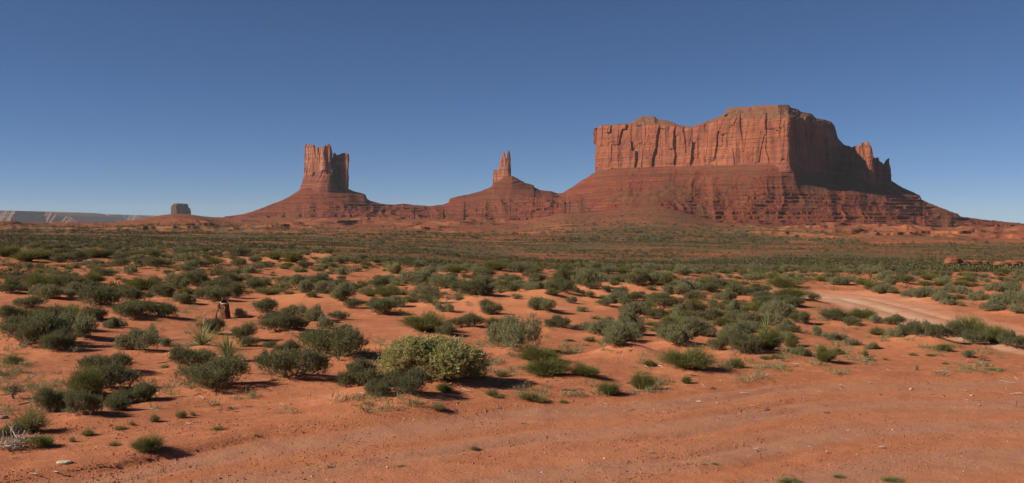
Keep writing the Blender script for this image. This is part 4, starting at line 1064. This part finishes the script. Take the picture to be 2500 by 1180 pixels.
for i, (px, py, w, h, stalk) in enumerate(YUCCA):
    X, Y, _ = place(px, py); s = Y / F; z = ground_z(X, Y)
    root = tag(obj("yucca_plant", None, loc=(X, Y, z), rotz=rng.uniform(0, 6)), YLAB[i], "yucca", "yuccas among the shrubs")
    Hm = h * s; r = np.random.default_rng(3000 + i)
    V, Qd, tone = yucca_geo(3000 + i, 210 if py > 800 else 90, Hm * 1.12, 0.9 if w > h * 1.2 else 1.9)
    obj("leaf_rosette", make_mesh("leaf_rosette", V, Qd, attrs={"tone": tone}, mats=[LEAF["Y"]]), root)
    if py > 800:
        n = 70; a = r.uniform(0, 2 * np.pi, n); el = r.uniform(1.35, 1.85, n)
        d = np.stack([np.sin(el) * np.cos(a), np.sin(el) * np.sin(a), np.cos(el)], 1)
        V, Qd = leaf_quads(np.tile([0, 0, 0.10], (n, 1)) + d * 0.04, d, r.uniform(0.35, 0.8, n) * Hm, np.full(n, 0.02), r)
        V[:, 2] = np.maximum(V[:, 2], 0.015)
        obj("dead_leaves", make_mesh("dead_leaves", V, Qd, mats=[DRYLEAF]), root)
        b0 = np.array([[0, 0, -0.1]]); V, Qd = tubes(bend_path(b0, b0 + np.array([[0.02, 0, 0.26]]), 4, r, 0.005), np.array([[0.09, 0.10, 0.085, 0.04]]), 8)
        obj("stump", make_mesh("stump", V, Qd, mats=[STEM]), root)
    if stalk:
        b0 = np.array([[0.0, 0, 0.1]]); V, Qd = tubes(bend_path(b0, np.array([[0.10, 0.0, Hm * 1.22]]), 9, r, 0.012), np.linspace(0.016, 0.008, 9)[None, :], 6)
        n = 60; q = r.uniform(0.55, 1, n)[:, None]; pp = b0 * (1 - q) + np.array([[0.10, 0, Hm * 1.22]]) * q
        V2, Q2 = leaf_quads(pp, rdir(n, r), r.uniform(0.03, 0.06, n), np.full(n, 0.02), r)
        o_ = obj("flower_stalk", make_mesh("flower_stalk", np.vstack([V, V2]), np.vstack([Qd, Q2 + len(V)]), mats=[DEADWOOD]), root); o_.rotation_euler = (0, 0, -root.rotation_euler[2])

# ------------------------------------------------------------------ weathered hollow stump with a pale torn rim
X, Y, _ = place(549, 778); z = ground_z(X, Y); s = Y / F
RUST = plain("weathered_brown", (0.10, 0.042, 0.026), (0.17, 0.075, 0.042), 6)
root = tag(obj("hollow_stump", None, loc=(X, Y, z)), "upright brown hollow stump with pale curved torn rim, among shrubs behind the yuccas", "stump")
n, k = 40, 16; hh = 48 * s; rr = 10 * s
th = np.linspace(0, 2 * np.pi, n, endpoint=False)[None, :]; v = np.linspace(0, 1, k)[:, None]
topz = hh * (0.84 + 0.13 * np.clip(np.sin(th) * 0.9 - np.cos(th) * 0.45, -0.6, 1))     # low towards the viewer, tall on the far left
rad = rr * (1 + 0.35 * (1 - v) ** 2 + 0.06 * np.sin(th * 5 + v * 3)) + 0.3 * rr * np.exp(-((v - 0) / 0.1) ** 2)
def ring(rad): return np.stack([rad * np.cos(th) + 0.12 * rr * (1 - v), rad * np.sin(th) + 0 * v, -0.08 + v * (topz + 0.08)], -1).reshape(-1, 3)
Vo = ring(rad); Vi = ring(rad * 0.80)
Vi = Vi.reshape(k, n, 3)[::-1].reshape(-1, 3)
obj("hollow_trunk", make_mesh("hollow_trunk", np.vstack([Vo, Vi]), grid_quads(2 * k, n, wrap=True), smooth=True, mats=[RUST]), root)
tt = np.linspace(-2.9, 0.25, 26); pr_ = np.stack([rr * 1.02 * np.cos(tt), rr * 1.02 * np.sin(tt), np.interp(tt, np.linspace(-np.pi, np.pi, 200), hh * (0.84 + 0.13 * np.clip(np.sin(np.linspace(-np.pi, np.pi, 200)) * 0.9 - np.cos(np.linspace(-np.pi, np.pi, 200)) * 0.45, -0.6, 1)))], 1)[None]
V, Qd = tubes(pr_, (1.9 * s * np.sin(np.linspace(0.25, np.pi - 0.12, 26)))[None, :], 6); obj("pale_rim", make_mesh("pale_rim", V, Qd, smooth=True, mats=[DEADWOOD]), root)
tt = np.linspace(0, 1, 9)[:, None]; V, Qd = tubes((np.array([[-rr * 0.95, 0.1, hh * 0.9]]) * (1 - tt) + np.array([[-rr * 1.15, 0.1, hh * 1.10]]) * tt + np.sin(tt * 3.1) * np.array([[rr * 0.35, 0, 0]]))[None], np.linspace(1.1 * s, 0.4 * s, 9)[None, :], 5)
obj("splinter", make_mesh("splinter", V, Qd, smooth=True, mats=[DEADWOOD]), root)
tt = np.linspace(0, 1, 9); V, Qd = tubes(np.stack([rr * (0.05 + 0.30 * np.sin(tt * 3.0)), -rr * 1.06 + 0 * tt, hh * (0.66 - 0.22 * tt)], 1)[None], np.full((1, 9), 0.9 * s), 5)
obj("pale_scar", make_mesh("pale_scar", V, Qd, smooth=True, mats=[DEADWOOD]), root)
uu = np.linspace(0, 2 * np.pi, 14, endpoint=False)[None, :]; vv = np.linspace(0.02, np.pi - 0.02, 9)[:, None]
V = np.stack([-rr * 1.5 + rr * 0.55 * np.sin(vv) * np.cos(uu), 0.1 + rr * 0.5 * np.sin(vv) * np.sin(uu), hh * 0.62 + rr * 0.75 * np.cos(vv) + 0 * uu], -1).reshape(-1, 3)
obj("burl", make_mesh("burl", V, grid_quads(9, 14, wrap=True), smooth=True, mats=[RUST]), root)
tt = np.linspace(0, 1, 10)[:, None]; V, Qd = tubes((np.array([[-rr * 1.7, -0.2, -0.05]]) * (1 - tt) + np.array([[-rr * 0.9, -0.1, hh * 0.6]]) * tt - np.sin(tt * 3.1) * np.array([[rr * 0.5, 0, 0]]))[None], np.linspace(2.4 * s, 1.4 * s, 10)[None, :], 6)
obj("buttress_root", make_mesh("buttress_root", V, Qd, smooth=True, mats=[RUST]), root)

# ------------------------------------------------------------------ dead shrubs, dead sapling
def dead_bush(px, py, w, h, label, n, mat, seed, name="dead_shrub", trunk=False):
    X, Y, _ = place(px, py); s = Y / F; z = ground_z(X, Y); r = np.random.default_rng(seed)
    W = w * s * 0.5; H = h * s
    root = tag(obj(name, None, loc=(X, Y, z)), label, "dead shrub")
    a = r.uniform(0, 2 * np.pi, n); q = np.sqrt(r.random(n)); tip = np.stack([np.cos(a) * W * q, np.sin(a) * W * q, H * r.uniform(0.3, 1, n) * (1.05 - 0.5 * q)], 1)
    st = np.tile([0, 0, -0.05], (n, 1)) + (np.array([0, 0, H * 0.55]) if trunk else 0)
    P = bend_path(st, tip, 7, r, 0.09 * H)
    V, Qd = tubes(P, np.linspace(0.018, 0.005, 7)[None, :] * np.ones((n, 1)) * (H / 0.7), 4)
    obj("branches", make_mesh("branches", V, Qd, smooth=True, mats=[mat]), root)
    m = n * 7; j = r.integers(0, n, m); kk = r.integers(2, 6, m); p0 = P[j, kk]; p1 = p0 + rdir(m, r) * (H * r.uniform(0.10, 0.28, m))[:, None] + np.array([0, 0, 0.04])
    p1[:, 2] = np.maximum(p1[:, 2], 0.01)
    V, Qd = tubes(bend_path(p0, p1, 4, r, 0.02), np.linspace(0.006, 0.0025, 4)[None, :] * np.ones((m, 1)) * (H / 0.7), 3)
    obj("twigs", make_mesh("twigs", V, Qd, mats=[mat]), root)
    if trunk:
        V, Qd = tubes(bend_path(np.array([[0, 0, -0.08]]), np.array([[0.03, 0, H * 0.6]]), 7, r, 0.03), np.linspace(0.05, 0.03, 7)[None, :] * H, 7); obj("trunk", make_mesh("trunk", V, Qd, smooth=True, mats=[mat]), root)
        mm = 500; c = P[r.integers(0, n, mm), 5] + r.normal(size=(mm, 3)) * H * 0.07
        V, Qd = leaf_quads(c, rdir(mm, r), r.uniform(0.02, 0.05, mm), np.full(mm, 0.015), r); obj("dry_foliage", make_mesh("dry_foliage", V, Qd, attrs={"tone": r.random(mm * 4)}, mats=[LEAF["D"]]), root)
    return root
dead_bush(30, 1095, 120, 74, "sprawling dead shrub with bleached twisted branches at the road's lower edge", 26, DEADWOOD, 41)
dead_bush(33, 975, 56, 56, "small bare crooked dead sapling with a twiggy dark crown", 10, STEM, 42, "dead_sapling", True)
dead_bush(810, 708, 44, 34, "dark brown dead shrub among grey shrubs below the twin-towered butte", 22, STEM, 43)
dead_bush(1735, 762, 40, 22, "low bare dead shrub with upright twigs below the dip in the mesa's top", 20, STEM, 44)
dead_bush(1096, 748, 40, 26, "bare spreading dead shrub beside dark shrubs below the saddle", 18, STEM, 45)
dead_bush(62, 778, 60, 36, "bleached white dead twigs arching over a big dark shrub", 9, DEADWOOD, 46)
dead_bush(2398, 880, 34, 20, "reddish dead shrub in front of the dark thicket by the dirt road", 40, plain("red_dead", (0.24, 0.12, 0.075), (0.36, 0.19, 0.12)), 47)
dead_bush(118, 772, 44, 24, "second bleached dead twig spray beside the bright lime-green bush", 12, DEADWOOD, 48)

# ------------------------------------------------------------------ stones and sticks by the road
PALE = plain("pale_stone", (0.42, 0.36, 0.22), (0.52, 0.46, 0.30), 9)
def stone(px, py, w, label, mat, flat=0.35, seed=0, name="flat_stone"):
    X, Y, _ = place(px, py); s = Y / F; r = w * s * 0.5; z = ground_z(X, Y)
    uu = np.linspace(0, 2 * np.pi, 36, endpoint=False)[None, :]; vv = np.linspace(0.02, np.pi - 0.02, 18)[:, None]
    lump = 1 + 0.14 * vnoise2(np.cos(uu) * 1.6 + seed + vv * 0, np.sin(uu) * 1.6 + vv, seed) + 0.04 * vnoise2(np.cos(uu) * 6 + vv * 0, np.sin(uu) * 6 + vv * 5, seed + 1)
    sq = np.sign(np.cos(vv)) * np.abs(np.cos(vv)) ** 0.6
    V = np.stack([r * lump * np.sin(vv) ** 0.6 * np.cos(uu), 0.8 * r * lump * np.sin(vv) ** 0.6 * np.sin(uu), r * flat * sq * lump + r * flat * 0.35], -1).reshape(-1, 3)
    return tag(obj(name, make_mesh(name, V, grid_quads(18, 36, wrap=True), smooth=True, mats=[mat]), loc=(X, Y, z), rotz=0.3), label, "stone")
stone(158, 1130, 34, "flat pale yellowish stone lying alone on the red sand near the bottom corner", PALE, 0.22, 3)
stone(2055, 655, 9, "tiny white stone far out on the plain beyond the pale track", plain("white_stone", (0.6, 0.55, 0.48), (0.7, 0.66, 0.6)), 0.5, 5, "white_stone")
stone(2224, 951, 9, "small pale pebble lying on the dirt road near its bend", PALE, 0.5, 6, "pale_pebble")
stone(2372, 966, 9, "small white pebble farthest along the dirt road", PALE, 0.4, 8, "pale_pebble")
stone(8, 1022, 22, "grey rounded stone beside the dead shrub, cut by the picture's edge", plain("grey_stone", (0.22, 0.17, 0.13), (0.32, 0.25, 0.19)), 0.5, 9, "grey_stone")

def stick(px, py, w, ang_, label, mat, seed, name="fallen_stick", rad=0.012):
    X, Y, _ = place(px, py); s = Y / F; L = w * s; r = np.random.default_rng(seed)
    P = bend_path(np.array([[-L / 2, 0, 0.02]]), np.array([[L / 2, 0, 0.03]]), 8, r, 0.035 * L); P[..., 2] = np.abs(P[..., 2]) + 0.01
    Rr = np.linspace(rad, rad * 0.4, 8)[None, :]; V, Qd = tubes(P, Rr, 6)
    j = np.array([3, 5]); p0 = P[0, j]; p1 = p0 + np.array([[L * 0.12, L * 0.14, 0.03], [L * 0.12, -L * 0.12, 0.02]])
    V2, Q2 = tubes(bend_path(p0, p1, 4, r, 0.005), np.linspace(rad * 0.6, rad * 0.25, 4)[None, :] * np.ones((2, 1)), 5)
    return tag(obj(name, make_mesh(name, np.vstack([V, V2]), np.vstack([Qd, Q2 + len(V)]), smooth=True, mats=[mat]), loc=(X, Y, ground_z(X, Y)), rotz=ang_), label, "stick")
stick(247, 1139, 24, 0.45, "dark stick lying on the road beside the flat pale stone", STEM, 1)
stick(85, 1162, 24, -0.2, "pale thin stick lowest in the bottom corner", DEADWOOD, 2)
stick(138, 1158, 16, -0.5, "short pale curved stick below the flat pale stone", DEADWOOD, 3)
stick(40, 1122, 18, 0.6, "small forked bleached stick below the sprawling dead shrub", DEADWOOD, 4)
stick(316, 1117, 16, 0.9, "small pale crooked stick in front of the lone green broom bush", DEADWOOD, 5)
stick(1400, 955, 54, 0.05, "dark weathered branch lying on the sand between the broom bushes", STEM, 6, rad=0.025)
stick(1280, 1038, 16, 0.4, "short dark stick on the road before the olive broom bush", STEM, 7)
stick(1847, 1101, 14, -0.2, "short white stick on the road, near two tiny tufts", DEADWOOD, 8)
stick(2153, 1096, 18, -0.25, "short white stick alone on the bare road below the mesa's end towers", DEADWOOD, 9)
stick(462, 1038, 20, -0.4, "thin pale stick lying near small tufts by the road", DEADWOOD, 10)
stick(1590, 1108, 14, -0.1, "short pale stick on the road below the mesa's small hump", DEADWOOD, 11)
stick(2100, 880, 60, -0.35, "bundle-like fallen grey branch beside the upright green broom bush", STEM, 12, rad=0.02)

# ------------------------------------------------------------------ grit and twigs on the ground: nobody could count them
def litter(name, label, n, mat, smin, smax, stickish, seed, pyr=(830, 1180)):
    r = np.random.default_rng(seed)
    py = pyr[0] + (pyr[1] - pyr[0]) * r.random(n) ** 0.8; px = r.uniform(-150, 2650, n)
    cl = fbm(px / 130, py / 40, 3, seed); keep = r.random(n) < np.clip(0.45 + 1.3 * cl, 0.05, 1); px = px[keep]; py = py[keep]; n = len(px)
    X, Y, Z = place_many(px, py)
    for mx, my, mh, mr in mounds:
        if my < 60:
            dd = ((X - mx) ** 2 + (Y - my) ** 2) / mr ** 2; Z = Z + np.where(dd < 9, mh * np.exp(-dd * 1.2), 0)
    sz = smin * (smax / smin) ** (r.random(n) ** 2)
    P = np.stack([X, Y, Z], 1)
    if stickish:
        d = rdir(n, r); d[:, 2] *= 0.15; d = nrm(d); A0 = P - d * sz[:, None]; B0 = P + d * sz[:, None]; A0[:, 2] += 0.006; B0[:, 2] += 0.012
        V, Qd = tubes(bend_path(A0, B0, 4, r, 0.01), np.full((n, 4), 1.0) * (sz * 0.05 + 0.003)[:, None], 3)
        me = make_mesh(name, V, Qd, mats=[mat])
    else:
        O = np.array([[1, 0, 0], [0, 1, 0], [-1, 0, 0], [0, -1, 0], [0, 0, 0.7], [0, 0, -0.7]], float)
        V = P[:, None, :] + (O[None] + r.normal(size=(n, 6, 3)) * 0.22) * sz[:, None, None] + np.array([0, 0, 0.15]) * sz[:, None, None]
        Tt = np.array([[0, 1, 4], [1, 2, 4], [2, 3, 4], [3, 0, 4], [1, 0, 5], [2, 1, 5], [3, 2, 5], [0, 3, 5]])
        me = make_mesh(name, V.reshape(-1, 3), None, (np.arange(n)[:, None, None] * 6 + Tt[None]).reshape(-1, 3), mats=[mat])
    return tag(obj(name, me), label, "litter", kind="stuff")
litter("gravel", "small red and brown grit strewn over sand and road", 42000, plain("red_grit", (0.24, 0.085, 0.05), (0.40, 0.16, 0.09), 3), 0.005, 0.026, False, 71)
litter("pale_gravel", "sparse pale chips strewn over sand and road", 700, plain("pale_grit", (0.45, 0.33, 0.24), (0.6, 0.5, 0.4), 3), 0.006, 0.022, False, 72)
litter("twig_litter", "thin dead twigs strewn between the shrubs", 1500, plain("twig", (0.16, 0.12, 0.09), (0.42, 0.34, 0.27), 2), 0.03, 0.20, True, 73, (800, 1010))

# ------------------------------------------------------------------ tiny weeds between the shrubs, beyond counting
def weeds(n, seed):
    r = np.random.default_rng(seed)
    py = 690 + 330 * r.random(n) ** 0.9; px = r.uniform(-50, 2550, n)
    cl = fbm(px / 160, py / 50, 3, seed); keep = (r.random(n) < np.clip(0.15 + 2.0 * cl, 0.03, 1)); px = px[keep]; py = py[keep]
    X, Y, Z = place_many(px, py); ok = (road_q(X, Y) < -0.3); td_, hw_ = track_dist(X, Y); ok &= np.abs(td_) > hw_ + 0.3
    X, Y, Z = X[ok], Y[ok], Z[ok]; n = len(X)
    for mx, my, mh, mr in mounds:
        dd = ((X - mx) ** 2 + (Y - my) ** 2) / mr ** 2; Z = Z + np.where(dd < 9, mh * np.exp(-dd * 1.2), 0)
    s = 0.10 * 3.2 ** r.random(n); k = 44; j = np.repeat(np.arange(n), k); m = n * k
    d = rdir(m, r); d[:, 2] = np.abs(d[:, 2]) + 0.25; d = nrm(d)
    p = np.stack([X, Y, Z], 1)[j] + r.normal(size=(m, 3)) * np.array([0.35, 0.35, 0]) * s[j][:, None]
    V, Qd = leaf_quads(p, d, s[j] * r.uniform(0.4, 1.0, m), s[j] * 0.045, r)
    return tag(obj("weeds", make_mesh("weeds", V, Qd, attrs={"tone": np.repeat(np.clip(r.random(n)[j] + 0.1 * r.normal(size=m), 0, 1), 4)}, mats=[LEAF["G"]])), "tiny grey-green weeds sprinkled on the sand between shrubs", "weeds", kind="stuff")
weeds(3800, 81)

# ------------------------------------------------------------------ far scrub: one mass of small plants reaching to the talus
SCRUB = NB("scrub_foliage")
_t = SCRUB.attr("tone")
SCRUB = SCRUB.leaf(SCRUB.mix(_t, (0.055, 0.060, 0.028), (0.165, 0.145, 0.072)), 0.15)
def py_ok(X, Y):
    """keep the sandy opening on the near flat clear"""
    px = CX + F * X / Y; py = HY + F * EYE / Y
    return ~((px > 150) & (px < 1000) & (py > 655) & (py < 700)) | (vnoise2(X / 3, Y / 5, 5) > 0.45)

def scrub(n, seed, pylo, pyhi, smin, smax, leaves, name, label, ymin=0, ymax=3600, thr=0.0, lf=1.0, half=None, avoid=False):
    r = np.random.default_rng(seed)
    d = np.exp(r.uniform(np.log(ymin), np.log(ymax), n)); px = r.uniform(-650, 3150, n)
    X = (px - CX) / F * d; Y = d
    den = fbm(X / 55, Y / 110, 4, seed + 1) + 0.5 * fbm(X / 14, Y / 20, 3, seed + 2)
    far_right = sstep(1900, 2250, px) * sstep(600, 1000, d)
    keep = (den > thr + 0.5 * far_right + r.normal(size=n) * 0.25) & (avoid | (d > edge_px(px) * 0.97)) & (d < foot_d(np.clip(px, 540, 2700)) + 30)
    if avoid: keep &= py_ok(X, Y)
    if ymin < 100:
        td_, hw_ = track_dist(X, Y); keep &= np.abs(td_) > hw_ + 0.5
    keep &= (d < half[1]) if half[0] else (d >= half[1])
    if avoid:
        oc = np.array(occ); sel = np.where(keep)[0]
        dm = np.min(np.hypot(X[sel][:, None] - oc[None, :, 0], (Y[sel][:, None] - oc[None, :, 1]) * 0.8) - 0.55 * oc[None, :, 2], axis=1)
        keep[sel] &= dm > 0.25
    X = X[keep]; Y = Y[keep]; n = len(X); Z = base_height(X, Y)
    s = smin * (smax / smin) ** (r.random(n) ** 1.6)
    tone = np.clip(r.normal(0.42, 0.3, n), 0, 1)
    m = n * leaves; j = np.repeat(np.arange(n), leaves)
    dd = rdir(m, r); dd[:, 2] = np.abs(dd[:, 2]); q = r.random(m) ** 0.5
    p = np.stack([X, Y, Z], 1)[j] + dd * (s[j] * 0.5 * q)[:, None] * np.array([1, 1, 0.85])
    ld = nrm(dd * 0.5 + 1.0 * rdir(m, r) + np.array([0, 0, 0.15]))
    V, Qd = leaf_quads(p, ld, s[j] * r.uniform(0.28, 0.5, m) * lf, s[j] * r.uniform(0.14, 0.26, m) * lf, r)
    me = make_mesh(name, V, Qd, attrs={"tone": np.repeat(np.clip(tone[j] + r.normal(size=m) * 0.1, 0, 1), 4)}, mats=[SCRUB])
    return tag(obj(name, me), label, "scrub", kind="stuff")
scrub(215000, 901, 0, 0, 0.5, 2.0, 12, "scrub_vegetation", "dark low scrub speckling the red plain up to the mesas", 500, 3400, -0.22, 1.0, (False, 700))
scrub(76000, 921, 0, 0, 0.45, 2.0, 26, "plain_scrub", "scattered dark scrub across the middle of the red plain", 250, 900, -0.12, 0.6, (True, 700))
scrub(76000, 911, 0, 0, 0.35, 1.6, 46, "low_scrub", "low grey-green and straw scrub beyond the last separate shrubs", 80, 420, -0.05, 0.35, (True, 300))
scrub(25000, 941, 0, 0, 0.35, 1.4, 90, "small_scrub", "small low scrub filling the gaps between the farther shrubs", 54, 190, 0.02, 0.26, (True, 185), True)
scrub(11400, 931, 0, 0, 2.0, 5.5, 44, "hillside_bushes", "dark rounded bushes dotting the orange slope before the mesa", 800, 2500, -0.25, 0.6, (True, 2450))

# ------------------------------------------------------------------ air
HZ = NB("air")
vol = HZ.n.new("ShaderNodeVolumePrincipled")
vol.inputs["Color"].default_value = (0.86, 0.92, 1.0, 1)
vol.inputs["Density"].default_value = 1.5e-5
HZ.link(vol.outputs[0], HZ.out.inputs["Volume"])
HZV = np.array([[x, y, z] for z in (-66.0, 430.0) for x, y in ((-16000, -1500), (16000, -1500), (16000, 27000), (-16000, 27000))], float)
tag(obj("haze", make_mesh("haze", HZV, [[0, 3, 2, 1], [4, 5, 6, 7], [0, 1, 5, 4], [1, 2, 6, 5], [2, 3, 7, 6], [3, 0, 4, 7]], mats=[HZ.m])), "pale blue haze in the air over the desert", "haze", kind="stuff")
